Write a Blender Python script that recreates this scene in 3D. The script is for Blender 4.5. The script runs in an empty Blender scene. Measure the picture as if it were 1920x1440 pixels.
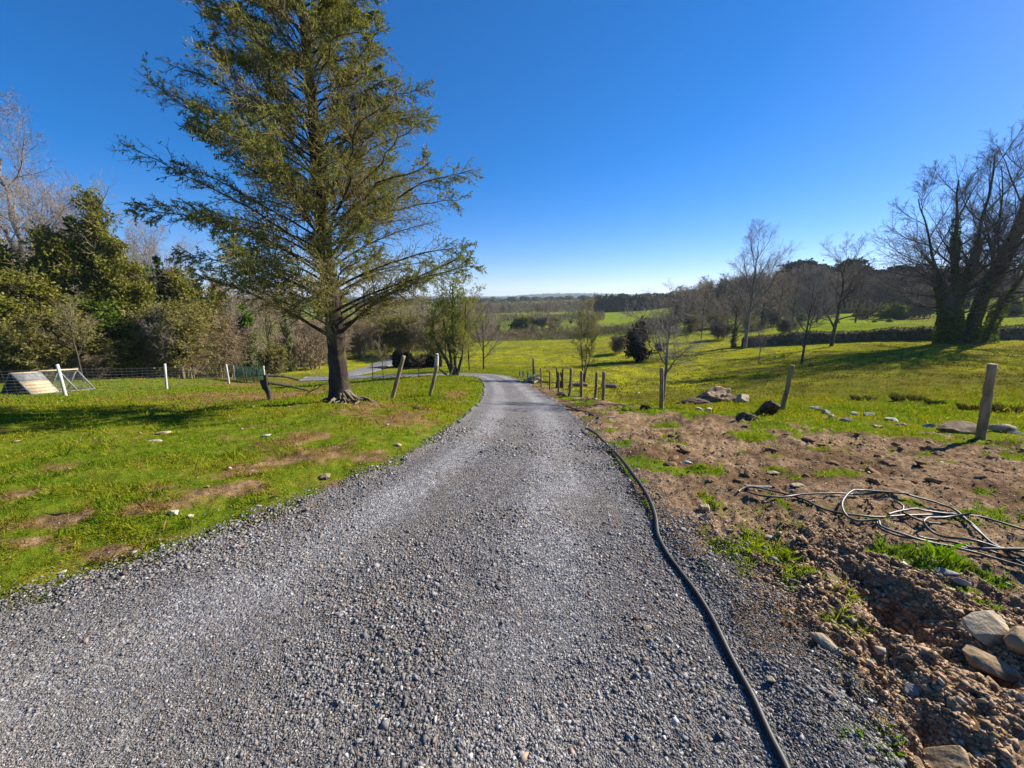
import bpy, math
import numpy as np
R = math.radians
rng = np.random.default_rng(11)
S = bpy.context.scene
COL = S.collection

# ------------------------------------------------------------------ camera, sky, sun, exposure
CZ = 1.65; PITCH = R(12.83); F = 720.0
CP, SP = math.cos(PITCH), math.sin(PITCH)
cam = bpy.data.cameras.new('camera'); cam.sensor_fit = 'HORIZONTAL'; cam.sensor_width = 36.0
cam.lens = 36.0 * F / 1920.0; cam.clip_start = 0.05; cam.clip_end = 20000
camo = bpy.data.objects.new('camera', cam); COL.objects.link(camo)
camo.location = (0, 0, CZ); camo.rotation_euler = (R(90) - PITCH, 0, 0); S.camera = camo

SUN_AZ, SUN_EL = 63.0, 29.0            # degrees right of the view axis, degrees up
W = bpy.data.worlds.new('World'); S.world = W; W.use_nodes = True
wn = W.node_tree; bg = wn.nodes['Background']
sky = wn.nodes.new('ShaderNodeTexSky'); sky.sky_type = 'NISHITA'; sky.sun_disc = False
sky.sun_elevation = R(SUN_EL); sky.sun_rotation = R(SUN_AZ); sky.altitude = 0
sky.air_density = 0.75; sky.dust_density = 0.1; sky.ozone_density = 5.0
hs = wn.nodes.new('ShaderNodeHueSaturation'); hs.inputs['Saturation'].default_value = 1.5; hs.inputs['Value'].default_value = 1.0
gmn = wn.nodes.new('ShaderNodeGamma'); gmn.inputs[1].default_value = 0.8
tint = wn.nodes.new('ShaderNodeMix'); tint.data_type = 'RGBA'; tint.blend_type = 'MULTIPLY'; tint.inputs[0].default_value = 1; tint.inputs[7].default_value = (.98, .93, 1.12, 1)
wn.links.new(sky.outputs[0], gmn.inputs[0]); wn.links.new(gmn.outputs[0], hs.inputs['Color']); wn.links.new(hs.outputs[0], tint.inputs[6]); wn.links.new(tint.outputs[2], bg.inputs['Color'])
bg.inputs['Strength'].default_value = 0.083
sl = bpy.data.lights.new('sun', 'SUN'); sl.energy = 4.8; sl.angle = R(0.5); sl.color = (1.0, 0.93, 0.82)
so = bpy.data.objects.new('sun', sl); COL.objects.link(so)
so.rotation_euler = (R(90 - SUN_EL), 0, R(180 - SUN_AZ))
S.view_settings.view_transform = 'Standard'; S.view_settings.look = 'None'
S.view_settings.exposure = 1.3; S.view_settings.gamma = 1.0
S.cycles.use_denoising = True
S.cycles.max_bounces = 6; S.cycles.transparent_max_bounces = 8; S.cycles.volume_bounces = 0

# ------------------------------------------------------------------ pixel <-> world on the terrain
def ray(px, py):
    a = (np.asarray(px, float) - 960) / F; b = -(np.asarray(py, float) - 720) / F
    d = CP + b * SP
    return a / d, (-SP + b * CP) / d           # X/Y, Z/Y
def at(px, py, Y):
    x, z = ray(px, py); return np.array([x * Y, Y, CZ + z * Y])

# ------------------------------------------------------------------ noise
def _h(x, y, s):
    n = (x.astype(np.int64) * 374761393 + y.astype(np.int64) * 668265263 + s * 974634541) & 0xffffffff
    n = ((n ^ (n >> 13)) * 1274126177) & 0xffffffff
    return ((n ^ (n >> 16)) & 0xffff) / 65535.0
def vn(x, y, s=0):
    x0 = np.floor(x); y0 = np.floor(y); fx = x - x0; fy = y - y0
    fx = fx * fx * fx * (fx * (fx * 6 - 15) + 10); fy = fy * fy * fy * (fy * (fy * 6 - 15) + 10)
    a = _h(x0, y0, s); b = _h(x0 + 1, y0, s); c = _h(x0, y0 + 1, s); d = _h(x0 + 1, y0 + 1, s)
    return (a + (b - a) * fx) * (1 - fy) + (c + (d - c) * fx) * fy
def fbm(x, y, o=4, s=0):
    t = 0.0; A = 0.5; n = 0.0
    for i in range(o):
        t = t + A * vn(x, y, s + i * 17); n += A; A *= .5; x = x * 2.03 + 11.3; y = y * 2.03 + 4.7
    return t / n
def sst(a, b, x):
    t = np.clip((x - a) / (b - a), 0, 1); return t * t * (3 - 2 * t)

# ------------------------------------------------------------------ terrain: thin-plate surface through picked ground points
G = [  # (px, py, distance ahead)
 # along the drive
 (1000,1440,1.06),(950,1200,1.6),(900,1000,2.5),(930,900,3.45),(960,850,4.3),(970,825,5.4),(975,800,6.9),(975,775,9.0),(972,750,12),
 (960,730,15.5),(944,715,18),(930,705,20.2),(905,702,22.5),(850,702,23.2),(760,704,24),(690,705,25),(640,707,26),(690,690,32),(735,673,42),
 # lawn
 (0,1130,1.85),(300,1000,2.5),(0,900,3.45),(350,900,3.5),(0,820,5.1),(350,820,5.4),(0,770,8),(350,775,8.2),(640,760,8.8),(500,752,10.4),(745,752,11),(808,747,11.5),
 (30,743,14),(115,745,13.4),(310,733,16.8),(178,733,16),(425,720,22.9),(0,715,19),(300,706,23),(480,708,27),(560,702,29),(710,725,16.2),(845,705,21.6),
 (0,690,27),(300,685,32),(560,680,40),(700,660,55),
 # right: bare soil and post row
 (1500,1440,1.06),(1850,1200,1.6),(1400,1000,2.5),(1850,1000,2.55),(1300,900,3.5),(1700,900,3.5),(1850,826,5.35),(1600,800,6.8),(1300,800,7.1),
 (1467,770,9.1),(1240,765,10.6),(1133,752,13.2),(1080,738,15),(1005,720,18.5),
 # field beyond
 (1600,742,12.5),(1850,770,8.6),(1850,720,13.5),(1600,705,17),(1850,680,20),(1600,665,26),(1345,745,13.4),(1300,735,16),(1300,705,22),(1300,668,33),
 (1100,705,23),(1100,662,38),(1000,690,28),(1000,652,50),(900,680,34),(1500,642,37),(1830,642,30),(1300,642,44),
 (1000,622,90),(1000,600,135),(960,590,180),(1060,588,190),(900,600,140),(880,640,60),(1200,625,62),(1200,582,200),
 (1400,612,62),(1500,598,80),(1500,580,120),(1700,592,75),(1700,572,118),(1900,596,55),(1900,565,95),(1600,545,185),(1350,566,190),(1900,540,190),
 (700,620,110),(500,610,120),(100,600,120),(300,590,220),(700,590,240),(-300,680,27),(-300,780,7.5),(-300,900,3.4),(2300,900,3.4),(2300,760,8.5),(2300,640,28),(2300,560,95),
]
KY = 2.0
_uv = []; _s = []
for px, py, Y in G:
    p = at(px, py, Y); _uv.append((p[0] / (Y + KY), math.log(Y + KY))); _s.append((p[2] - CZ) / (Y + KY))
for X, Y, z in ((0,-.5,.06),(-3,-.5,.06),(3,-.5,.05),(-3,.5,.05),(3,.5,.05)):
    _uv.append((X / (Y + KY), math.log(Y + KY))); _s.append((z - CZ) / (Y + KY))
_uv = np.array(_uv); _s = np.array(_s)
def _k(r2): return 0.5 * r2 * np.log(np.maximum(r2, 1e-12))
_n = len(_s)
_A = np.zeros((_n + 3, _n + 3)); _A[:_n, :_n] = _k(((_uv[:, None] - _uv[None]) ** 2).sum(-1)) + np.eye(_n) * 2e-3
_A[:_n, _n] = 1; _A[:_n, _n+1:] = _uv; _A[_n, :_n] = 1; _A[_n+1:, :_n] = _uv.T
_w = np.linalg.solve(_A, np.concatenate([_s, [0, 0, 0]]))
def hills(x, y):
    r = 24 * np.exp(-((y - 2300) / 520) ** 2) * (0.25 + 0.75 * sst(-100, 350, x + 240 * (fbm(x / 500, y / 500, 3, 5) - .5)))
    return r + 9 * (fbm(x / 420, y / 420, 4, 9) - .5) * sst(500, 1500, y)
def H0(x, y):
    x = np.asarray(x, float); y = np.asarray(y, float); sh = x.shape
    x = x.ravel(); y = y.ravel(); out = np.empty(len(x))
    for i in range(0, len(x), 60000):
        X = x[i:i+60000]; Yr = y[i:i+60000]; Y = np.clip(Yr, -.5, 330)
        u = np.clip(X / (Y + KY), -2.0, 2.0); v = np.log(Y + KY)
        s = _w[_n] + _w[_n+1] * u + _w[_n+2] * v
        for k in range(_n): s += _w[k] * _k((u - _uv[k, 0]) ** 2 + (v - _uv[k, 1]) ** 2)
        z = s * (Y + KY) + CZ
        t = sst(240, 700, Yr)
        out[i:i+60000] = z * (1 - t) + (-11 + hills(X, Yr)) * t
    return out.reshape(sh)
_ys = np.exp(np.linspace(math.log(.7), math.log(320), 600))
def pick(px, py):
    xr, zr = ray(px, py); d = CZ + zr * _ys - H0(xr * _ys, _ys)
    i = int(np.argmax(d < 0)) if (d < 0).any() else len(d) - 1
    a, b = d[i-1], d[i]; t = a / (a - b) if a != b else 0
    Y = _ys[i-1] + t * (_ys[i] - _ys[i-1]); return np.array([float(xr) * Y, Y])
def picks(l): return np.array([pick(a, b) for a, b in l])
def seg_dist(x, y, P):
    best = np.full(np.shape(x), 1e9)
    for a, b in zip(P[:-1], P[1:]):
        d = b - a; t = np.clip(((x - a[0]) * d[0] + (y - a[1]) * d[1]) / (d @ d + 1e-9), 0, 1)
        best = np.minimum(best, np.hypot(x - a[0] - t * d[0], y - a[1] - t * d[1]))
    return best

# drive edges, left and right
EDGE = np.array([(-8.5,-6,1.3,-6),(-5.2,0,1.22,0),(-4.1,.8,1.2,.8),(-2.83,1.8,1.27,1.75),(-2.18,2.5,1.22,2.5),(-1.62,3.4,1.2,3.4),(-1.25,4.3,1.22,4.3),(-1.15,5.4,1.33,5.4),
 (-1.11,6.9,1.45,6.9),(-1.08,9,1.55,9),(-1.07,12,1.53,12),(-1.2,15.3,1.2,15.5),(-1.46,17.6,.72,18.4),(-1.85,19.2,-.05,20.7),(-2.5,20.5,-1.1,22.7),(-3.4,21.3,-2.5,24),
 (-5,22,-5.2,24.7),(-7,22.5,-7.6,25.2),(-9,23.1,-9.8,25.8),(-11,23.8,-12.2,26.8),(-14,24.5,-15,27.5)], float)
def smooth_rows(A, k):
    n = len(A); t = np.linspace(0, n - 1, k); i = np.clip(t.astype(int), 0, n - 2); f = (t - i)[:, None]
    P = lambda j: A[np.clip(j, 0, n - 1)]
    a, b, c, d = P(i - 1), P(i), P(i + 1), P(i + 2)
    return .5 * (2 * b + (c - a) * f + (2 * a - 5 * b + 4 * c - d) * f ** 2 + (3 * b - a - 3 * c + d) * f ** 3)
ED = smooth_rows(EDGE, 260)
CL = (ED[:, :2] + ED[:, 2:]) / 2; HW = np.linalg.norm(ED[:, :2] - ED[:, 2:], axis=1) / 2
POLY = np.concatenate([ED[::4, :2], ED[-1:, :2], ED[-1:, 2:], ED[::-4, 2:]])
def road_sd(x, y):           # signed distance outside (+) / inside (-) of the drive edge
    x = np.asarray(x, float); y = np.asarray(y, float); best = np.full(x.shape, 9.0); m = (y < 30) & (y > -7) & (x < 2.6) & (x > -15)
    xs = x[m]; ys = y[m]
    if not xs.size: return best
    bb = np.full(xs.shape, 1e9); ins = np.zeros(xs.shape, bool)
    for a, b in zip(POLY, np.roll(POLY, -1, 0)):
        d = b - a; t = np.clip(((xs - a[0]) * d[0] + (ys - a[1]) * d[1]) / (d @ d + 1e-9), 0, 1)
        bb = np.minimum(bb, (xs - a[0] - t * d[0]) ** 2 + (ys - a[1] - t * d[1]) ** 2)
        if a[1] != b[1]: ins ^= ((a[1] > ys) != (b[1] > ys)) & (xs < d[0] * (ys - a[1]) / d[1] + a[0])
    bb = np.sqrt(bb); best[m] = np.where(ins, -bb, bb)
    return best
TRENCH = picks([(1600,1075),(1680,1120),(1720,1170),(1800,1225),(1900,1270),(2100,1330)])
HOLE = pick(1690, 1140)
GROOVE = picks([(1640,1190),(1700,1290),(1740,1370),(1800,1470)])
FENCE = picks([(1003,718),(1065,735),(1133,752),(1240,766),(1467,770),(1840,825),(2150,880)])
CABLE_PX = [(1098,810),(1115,818),(1132,832),(1150,850),(1168,872),(1186,896),(1203,920),(1218,948),(1229,978),(1234,1008),(1250,1042),(1275,1075),(1302,1110),(1326,1150),(1347,1190),(1370,1235),(1395,1285),(1420,1335),(1447,1390),(1470,1440),(1500,1520)]
def inside_right(x, y):      # nearer than the post row, right of the drive
    fy = np.interp(x, FENCE[:, 0][np.argsort(FENCE[:, 0])], FENCE[:, 1][np.argsort(FENCE[:, 0])])
    return (x > .2) * sst(-.5, .4, fy - y + .9 * (fbm(x * .8, y * .8, 3, 40) - .5)) * sst(-.2, .25, x - 0.4)
PATCH = [  # grass on the soil side: px, py, radius px (x, y)
 (1160,870,55,60),(1140,830,50,20),(1230,880,70,22),(1320,885,50,14),(1080,752,60,16),(1180,768,80,12),(1300,775,90,12),(1460,800,70,22),(1600,795,80,16),(1690,805,60,14),(1880,860,70,14),
 (1860,828,60,14),(1520,842,24,8),(1400,822,70,12),(1750,1060,130,30),(1890,1090,80,40),(1650,1040,70,18),(1860,1130,40,22),(1710,945,50,16),(1310,1060,40,25),(1450,1030,60,20),(1270,830,60,14),(1380,1035,30,20),(1590,1110,30,14),(1650,1420,60,20),(1250,800,60,10),(1550,1075,60,14),(1820,1105,70,14),(1900,1170,40,24)]
DEAD = [(620,850,90,28),(570,830,60,20),(440,895,90,24),(400,930,70,20),(280,965,70,20),(110,985,90,22),(60,1030,80,18),(200,1045,50,16),(90,890,50,14),(540,870,40,14),(700,860,40,14),(640,905,40,10),
        (760,790,60,18),(560,740,70,14),(400,745,120,8),(690,770,60,16),(500,720,60,8),(30,940,40,12),(300,925,50,12),(850,745,30,10)]
def to_world(L):
    o = []
    for px, py, rx, ry in L:
        c = pick(px, py); e = pick(px + rx, py); f = pick(px, py - ry); g = pick(px, min(py + ry, 1500))
        o.append((c[0], c[1], max(abs(e[0] - c[0]), .05), max((f[1] - g[1]) / 2, .05)))
    return o
PATCH = to_world(PATCH); DEAD = to_world(DEAD)
def blobs(x, y, L):
    v = np.zeros(np.shape(x))
    for cx, cy, rx, ry in L: v = np.maximum(v, 1.35 - np.hypot((x - cx) / rx, (y - cy) / ry))
    return np.clip(v, 0, 1.3)
def masks(x, y):
    n1 = fbm(x * 2.2, y * 2.2, 4, 3); n2 = fbm(x * .5, y * .5, 3, 8); n3 = fbm(x * 7, y * 7, 3, 21)
    ri = inside_right(x, y)
    g_r = sst(.42, .62, blobs(x, y, PATCH) * .55 + (n1 - .5) * .9 + (n3 - .5) * .35 + .05)
    g_r = np.maximum(g_r, .75 * sst(.58, .72, n1 * .6 + n3 * .4))
    dead = sst(.3, .75, blobs(x, y, DEAD) * .62 + (n1 - .38) * 1.15 + (n3 - .5) * .8) * (1 - sst(24, 34, y))
    g_l = 1 - .55 * sst(.55, .95, dead * .8 + (n3 - .4) * .5)
    grass = g_l * (1 - ri) + g_r * ri
    far = np.maximum(sst(9, 16, y) * sst(.5, 2.5, x), sst(25, 33, y)) * (1 - ri)
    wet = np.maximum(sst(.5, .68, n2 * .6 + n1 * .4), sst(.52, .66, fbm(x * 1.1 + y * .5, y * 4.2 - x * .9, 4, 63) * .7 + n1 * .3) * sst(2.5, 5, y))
    hol_shade = (1 - sst(14, 21, y + 3 * (n2 - .5))) * sst(2.5, 5, x) * (1 - ri); wet = np.where(far > .02, hol_shade, wet)  # field hollow: dull rushy cover, with the slope's shading painted in as well
    return grass, dead * (1 - ri), far, wet, ri
def H(x, y, fine=True):
    x = np.asarray(x, float); y = np.asarray(y, float)
    z = H0(x, y); sd = road_sd(x, y)
    off = sst(-.05, .35, sd)
    z = z - .035 * (1 - sst(-.2, .02, sd))
    z = z + .07 * sst(0, .8, sd) * (x < CL[:, 0].max()) * (1 - sst(18, 26, y)) * (x < -.5)
    near = 1 - sst(25, 60, y)
    z = z + off * near * .10 * (fbm(x * .7, y * .7, 3, 31) - .5)
    z = z + off * sst(14, 40, y) * (1 - sst(200, 500, y)) * .7 * (fbm(x * .09, y * .09, 3, 37) - .5)
    if fine:
        ri = inside_right(x, y); m = (ri > .02) & (y < 30)
        if m.any():
            xm = x[m]; ym = y[m]; o = off[m] * ri[m]
            dig = 1 - sst(.1, .85, seg_dist(xm, ym, TRENCH[:5]) - .25 * fbm(xm * 5, ym * 5, 3, 77))
            dig = np.maximum(dig, 1 - sst(.05, .5, seg_dist(xm, ym, GROOVE)))
            c1 = fbm(xm * 3.2, ym * 3.2, 3, 51); c2 = np.abs(fbm(xm * 9, ym * 9, 3, 61) - .5) * 2; c3 = fbm(xm * 30, ym * 30, 2, 71)
            mid = sst(3.2, 5.5, ym); st_ = fbm(xm * 1.1 + ym * .5, ym * 4.2 - xm * .9, 4, 63)
            dz = (c1 - .5) * (.09 - .01 * dig) + (.3 - c2) * (.038 + .03 * dig + .04 * mid) + (c3 - .5) * (.022 + .02 * dig) + (st_ - .5) * .17 * mid
            tw = seg_dist(xm, ym, TRENCH) + .16 * (fbm(xm * 4, ym * 4, 2, 81) - .5)
            dz -= .06 * np.exp(-(tw / .10) ** 2) + .16 * np.exp(-(np.hypot(xm - HOLE[0], ym - HOLE[1]) / .16) ** 2); dz += .012 * np.exp(-((tw - .28) / .13) ** 2)
            gw = seg_dist(xm, ym, GROOVE) + .12 * (fbm(xm * 5, ym * 5, 2, 83) - .5)
            dz -= .06 * np.exp(-(gw / .08) ** 2)
            z[m] += o * dz
        m = (ri <= .02) & (y < 22) & (y > .2)
        if m.any():
            xm = x[m]; ym = y[m]
            z[m] += off[m] * ((fbm(xm * 4, ym * 4, 3, 91) - .5) * .05 + (fbm(xm * 16, ym * 16, 2, 95) - .5) * .02)
    return z
def Hp(x, y): return float(H(np.array([x]), np.array([y]))[0])
def ground(px, py):
    p = pick(px, py); return np.array([p[0], p[1], Hp(p[0], p[1])])
def gxy(px, Y, py=690):
    x, _ = ray(px, py); return np.array([float(x) * Y, Y, Hp(float(x) * Y, Y)])

# ------------------------------------------------------------------ mesh helpers
class MB:
    def __init__(s): s.v = []; s.f = {}; s.n = 0; s.c = []
    def add(s, V, *faces, col=None):
        V = np.asarray(V, float).reshape(-1, 3)
        for f in faces:
            f = np.asarray(f, np.int64)
            if f.size: s.f.setdefault(f.shape[1], []).append(f + s.n)
        s.v.append(V); s.n += len(V)
        if col is not None: s.c.append(np.broadcast_to(np.asarray(col, float), (len(V), 3)))
        return s
    def mesh(s, name, mat, smooth=False):
        V = np.concatenate(s.v); me = bpy.data.meshes.new(name)
        ks = sorted(s.f); fs = [np.concatenate(s.f[k]) for k in ks]
        idx = np.concatenate([f.ravel() for f in fs]); tot = np.concatenate([np.full(len(f), f.shape[1]) for f in fs])
        me.vertices.add(len(V)); me.vertices.foreach_set('co', V.ravel().astype(np.float32))
        me.loops.add(len(idx)); me.loops.foreach_set('vertex_index', idx.astype(np.int32))
        me.polygons.add(len(tot)); me.polygons.foreach_set('loop_start', np.concatenate([[0], np.cumsum(tot)[:-1]]).astype(np.int32))
        if smooth: me.polygons.foreach_set('use_smooth', np.ones(len(tot), bool))
        if s.c:
            a = me.color_attributes.new('col', 'FLOAT_COLOR', 'POINT'); c = np.concatenate(s.c)
            a.data.foreach_set('color', np.concatenate([c, np.ones((len(c), 1))], 1).ravel().astype(np.float32))
        me.update(calc_edges=True); me.materials.append(mat); return me
    def build(s, name, mat, parent=None, smooth=False): return link(name, s.mesh(name, mat, smooth), parent)
def link(name, me, parent=None):
    o = bpy.data.objects.new(name, me); COL.objects.link(o)
    if parent is not None: o.parent = parent
    return o
def tag(o, label=None, cat=None, group=None, kind=None):
    for k, v in (('label', label), ('category', cat), ('group', group), ('kind', kind)):
        if v: o[k] = v
    return o
def empty(name, loc, label, cat, group=None, rz=0, scale=1.0):
    o = bpy.data.objects.new(name, None); COL.objects.link(o); o.location = tuple(float(q) for q in loc); o.rotation_euler = (0, 0, rz)
    o.scale = (scale,) * 3 if np.isscalar(scale) else scale; o.empty_display_size = .2
    return tag(o, label, cat, group)
def nrm(v): return v / np.maximum(np.linalg.norm(v, axis=-1, keepdims=True), 1e-9)
def frames(T):
    ref = np.where(np.abs(T[..., 2:3]) > .9, np.array([1., 0, 0]), np.array([0, 0, 1.]))
    U = nrm(np.cross(T, ref)); return U, np.cross(T, U)
def tubes(P, Rr, k):
    P = np.asarray(P, float); Rr = np.asarray(Rr, float)
    if P.ndim == 2: P = P[None]; Rr = Rr[None]
    B, n, _ = P.shape
    T = nrm(np.gradient(P, axis=1)); T0 = nrm(P[:, -1] - P[:, 0] + 1e-6); U, V = frames(T0)
    U = U[:, None] - T * (U[:, None] * T).sum(-1, keepdims=True); U = nrm(U); V = np.cross(T, U)
    a = np.arange(k) * 2 * np.pi / k
    ring = P[:, :, None] + Rr[:, :, None, None] * (np.cos(a)[:, None] * U[:, :, None] + np.sin(a)[:, None] * V[:, :, None])
    i = (np.arange(B)[:, None, None] * n + np.arange(n - 1)[None, :, None]) * k; j = np.arange(k)[None, None]; j2 = (j + 1) % k
    q = np.stack([i + j, i + j2, i + k + j2, i + k + j], -1).reshape(-1, 4)
    return ring.reshape(-1, 3), q
def box(cx, cy, cz, sx, sy, sz):
    v = np.array([(x, y, z) for z in (-1, 1) for x, y in ((-1, -1), (1, -1), (1, 1), (-1, 1))]) * np.array([sx, sy, sz]) / 2 + np.array([cx, cy, cz])
    return v, np.array([(3, 2, 1, 0), (4, 5, 6, 7), (0, 1, 5, 4), (1, 2, 6, 5), (2, 3, 7, 6), (3, 0, 4, 7)])
def bar(a, b, w, h):         # rectangular bar from a to b
    a = np.asarray(a, float); b = np.asarray(b, float); T = nrm(b - a); U, V = frames(T)
    v = np.array([p + s * U * w / 2 + t * V * h / 2 for p in (a, b) for s, t in ((-1, -1), (1, -1), (1, 1), (-1, 1))])
    return v, np.array([(3, 2, 1, 0), (4, 5, 6, 7), (0, 1, 5, 4), (1, 2, 6, 5), (2, 3, 7, 6), (3, 0, 4, 7)])
def ico(sub):
    t = (1 + 5 ** .5) / 2
    v = [(-1,t,0),(1,t,0),(-1,-t,0),(1,-t,0),(0,-1,t),(0,1,t),(0,-1,-t),(0,1,-t),(t,0,-1),(t,0,1),(-t,0,-1),(-t,0,1)]
    f = [(0,11,5),(0,5,1),(0,1,7),(0,7,10),(0,10,11),(1,5,9),(5,11,4),(11,10,2),(10,7,6),(7,1,8),(3,9,4),(3,4,2),(3,2,6),(3,6,8),(3,8,9),(4,9,5),(2,4,11),(6,2,10),(8,6,7),(9,8,1)]
    v = [np.array(p) / np.linalg.norm(p) for p in v]
    for _ in range(sub):
        m = {}; nf = []
        def mid(a, b):
            key = (min(a, b), max(a, b))
            if key not in m: p = v[a] + v[b]; v.append(p / np.linalg.norm(p)); m[key] = len(v) - 1
            return m[key]
        for a, b, c in f:
            x, y, z = mid(a, b), mid(b, c), mid(c, a); nf += [(a, x, z), (b, y, x), (c, z, y), (x, y, z)]
        f = nf
    return np.array(v), np.array(f)
ICO = [ico(i) for i in range(5)]
def rock_verts(g, sub=3, cuts=9, rough=.05):
    v, f = ICO[sub]; v = v.copy()
    for _ in range(cuts):
        d = nrm(g.normal(size=3)); h = g.uniform(.38, .82); e = v @ d - h; v -= np.clip(e, 0, None)[:, None] * d
    for fr, a in ((3, rough), (7, rough * .6), (15, rough * .35)):
        d = g.normal(size=(5, 3)) * fr; ph = g.uniform(0, 6, 5); v = v * (1 + a * np.sin(v @ d.T + ph).mean(1)[:, None] * 1.6)
    return v, f

# ------------------------------------------------------------------ materials
class NT:
    def __init__(s, name):
        s.m = bpy.data.materials.new(name); s.m.use_nodes = True; s.t = s.m.node_tree
        s.b = s.t.nodes['Principled BSDF']; s.out = s.t.nodes['Material Output']
        s.b.inputs['Roughness'].default_value = .9; s.b.inputs['Specular IOR Level'].default_value = .1
    def n(s, typ, **kw):
        o = s.t.nodes.new('ShaderNode' + typ)
        for k, v in kw.items(): setattr(o, k, v)
        return o
    def put(s, sock, v):
        if isinstance(v, (int, float)): sock.default_value = v
        elif isinstance(v, tuple): sock.default_value = (*v, 1.0) if len(v) == 3 and sock.type == 'RGBA' else v
        else: s.t.links.new(v, sock)
    def mix(s, f, a, b, mode='MIX'):
        o = s.n('Mix', data_type='RGBA', blend_type=mode); s.put(o.inputs[0], f); s.put(o.inputs[6], a); s.put(o.inputs[7], b); return o.outputs[2]
    def math(s, op, a, b=0.0):
        o = s.n('Math', operation=op); s.put(o.inputs[0], a); s.put(o.inputs[1], b); return o.outputs[0]
    def pos(s, obj=False):
        return s.n('TexCoord').outputs['Object'] if obj else s.n('NewGeometry').outputs['Position']
    def noise(s, vec, scale, det=4, rough=.6, stretch=None):
        if stretch:
            mp = s.n('Mapping'); s.put(mp.inputs['Vector'], vec); mp.inputs['Scale'].default_value = stretch; vec = mp.outputs[0]
        o = s.n('TexNoise'); s.put(o.inputs['Vector'], vec); o.inputs['Scale'].default_value = scale; o.inputs['Detail'].default_value = det; o.inputs['Roughness'].default_value = rough
        return o.outputs['Fac']
    def vor(s, vec, scale, out='Color', feat='F1'):
        o = s.n('TexVoronoi', feature=feat); s.put(o.inputs['Vector'], vec); o.inputs['Scale'].default_value = scale; return o.outputs[out]
    def ramp(s, f, *st):
        o = s.n('ValToRGB'); s.put(o.inputs[0], f); e = o.color_ramp.elements
        while len(e) < len(st): e.new(.5)
        for k, (p, c) in enumerate(st): e[k].position = p; e[k].color = (*c, 1) if len(c) == 3 else c
        return o.outputs[0]
    def rng(s, f, a, b, c=0.0, d=1.0):
        o = s.n('MapRange'); s.put(o.inputs[0], f); o.inputs[1].default_value = a; o.inputs[2].default_value = b; o.inputs[3].default_value = c; o.inputs[4].default_value = d; return o.outputs[0]
    def bump(s, h, strength=.5, dist=.02):
        o = s.n('Bump'); o.inputs['Strength'].default_value = strength; o.inputs['Distance'].default_value = dist; s.put(o.inputs['Height'], h); s.put(s.b.inputs['Normal'], o.outputs[0]); return o.outputs[0]
    def col(s, v): s.put(s.b.inputs['Base Color'], v); return s
def leafy(name, c1, c2, c3=None, trans=.3, pscale=.8, attr=False):
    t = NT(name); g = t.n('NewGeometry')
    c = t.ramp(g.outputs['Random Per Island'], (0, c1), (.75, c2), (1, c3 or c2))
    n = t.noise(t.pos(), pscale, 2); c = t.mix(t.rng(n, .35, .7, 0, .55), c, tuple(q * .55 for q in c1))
    if attr:
        a = t.n('Attribute', attribute_name='col'); c = t.mix(1.0, a.outputs[0], t.rng(g.outputs['Random Per Island'], 0, 1, .7, 1.25), 'MULTIPLY')
    t.col(c); t.b.inputs['Roughness'].default_value = .8; t.b.inputs['Specular IOR Level'].default_value = 0
    tr = t.n('BsdfTranslucent'); t.put(tr.inputs[0], t.mix(1.0, c, (1.25, 1.2, .5), 'MULTIPLY'))
    mx = t.n('MixShader'); mx.inputs[0].default_value = trans
    t.t.links.new(t.b.outputs[0], mx.inputs[1]); t.t.links.new(tr.outputs[0], mx.inputs[2]); t.t.links.new(mx.outputs[0], t.out.inputs[0])
    return t.m
def barky(name, c1, c2, moss=None, sc=9, bump=.6, mossamt=(.52, .66)):
    t = NT(name); p = t.pos(True); n = t.noise(p, sc, 5, .65, (1, 1, .3)); c = t.ramp(n, (.3, c1), (.7, c2))
    if moss: c = t.mix(t.rng(t.noise(p, 2.2, 4), *mossamt), c, moss)
    t.col(c); t.bump(t.noise(p, sc * 2.2, 4, .7, (1, 1, .35)), bump, .03); return t.m
def stony(name, c1, c2, sc=6, bump=.5, spot=None):
    t = NT(name); p = t.pos(True); n = t.noise(p, sc, 6, .65); c = t.ramp(n, (.32, c1), (.66, c2))
    if spot: c = t.mix(t.rng(t.noise(p, sc * .6, 3), .5, .62), c, spot)
    t.col(c); t.bump(t.noise(p, sc * 3, 5, .7), bump, .02); return t.m
def plain(name, c, rough=.6, c2=None, sc=20):
    t = NT(name); t.col(t.mix(t.noise(t.pos(True), sc, 4), c, c2 or tuple(q * .7 for q in c))); t.b.inputs['Roughness'].default_value = rough; t.b.inputs['Specular IOR Level'].default_value = .3; return t.m
t = NT('thicket_twig'); a = t.n('Attribute', attribute_name='col'); t.col(a.outputs[0]); M_thick = t.m
# ground
t = NT('ground'); p = t.pos()
ma = t.n('Attribute', attribute_name='mask'); sep = t.n('SeparateColor'); t.t.links.new(ma.outputs[0], sep.inputs[0])
mg, md, mf = sep.outputs[0], sep.outputs[1], sep.outputs[2]
n_f = t.noise(p, 45, 4, .7); n_m = t.noise(p, 5, 5, .65); n_l = t.noise(p, .35, 5, .6); n_x = t.noise(p, .05, 4, .6)
lawn = t.ramp(n_m, (.3, (.06, .105, .006)), (.5, (.125, .17, .010)), (.72, (.23, .20, .03)))
field = t.ramp(t.math('ADD', t.math('MULTIPLY', n_l, .65), t.math('MULTIPLY', n_m, .35)), (.36, (.14, .165, .008)), (.47, (.29, .305, .011)), (.62, (.40, .37, .02)))
farf = t.ramp(n_x, (.35, (.13, .22, .012)), (.5, (.22, .29, .016)), (.65, (.22, .19, .06)))
n_d = t.n('VectorMath', operation='LENGTH'); t.t.links.new(p, n_d.inputs[0])
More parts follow.
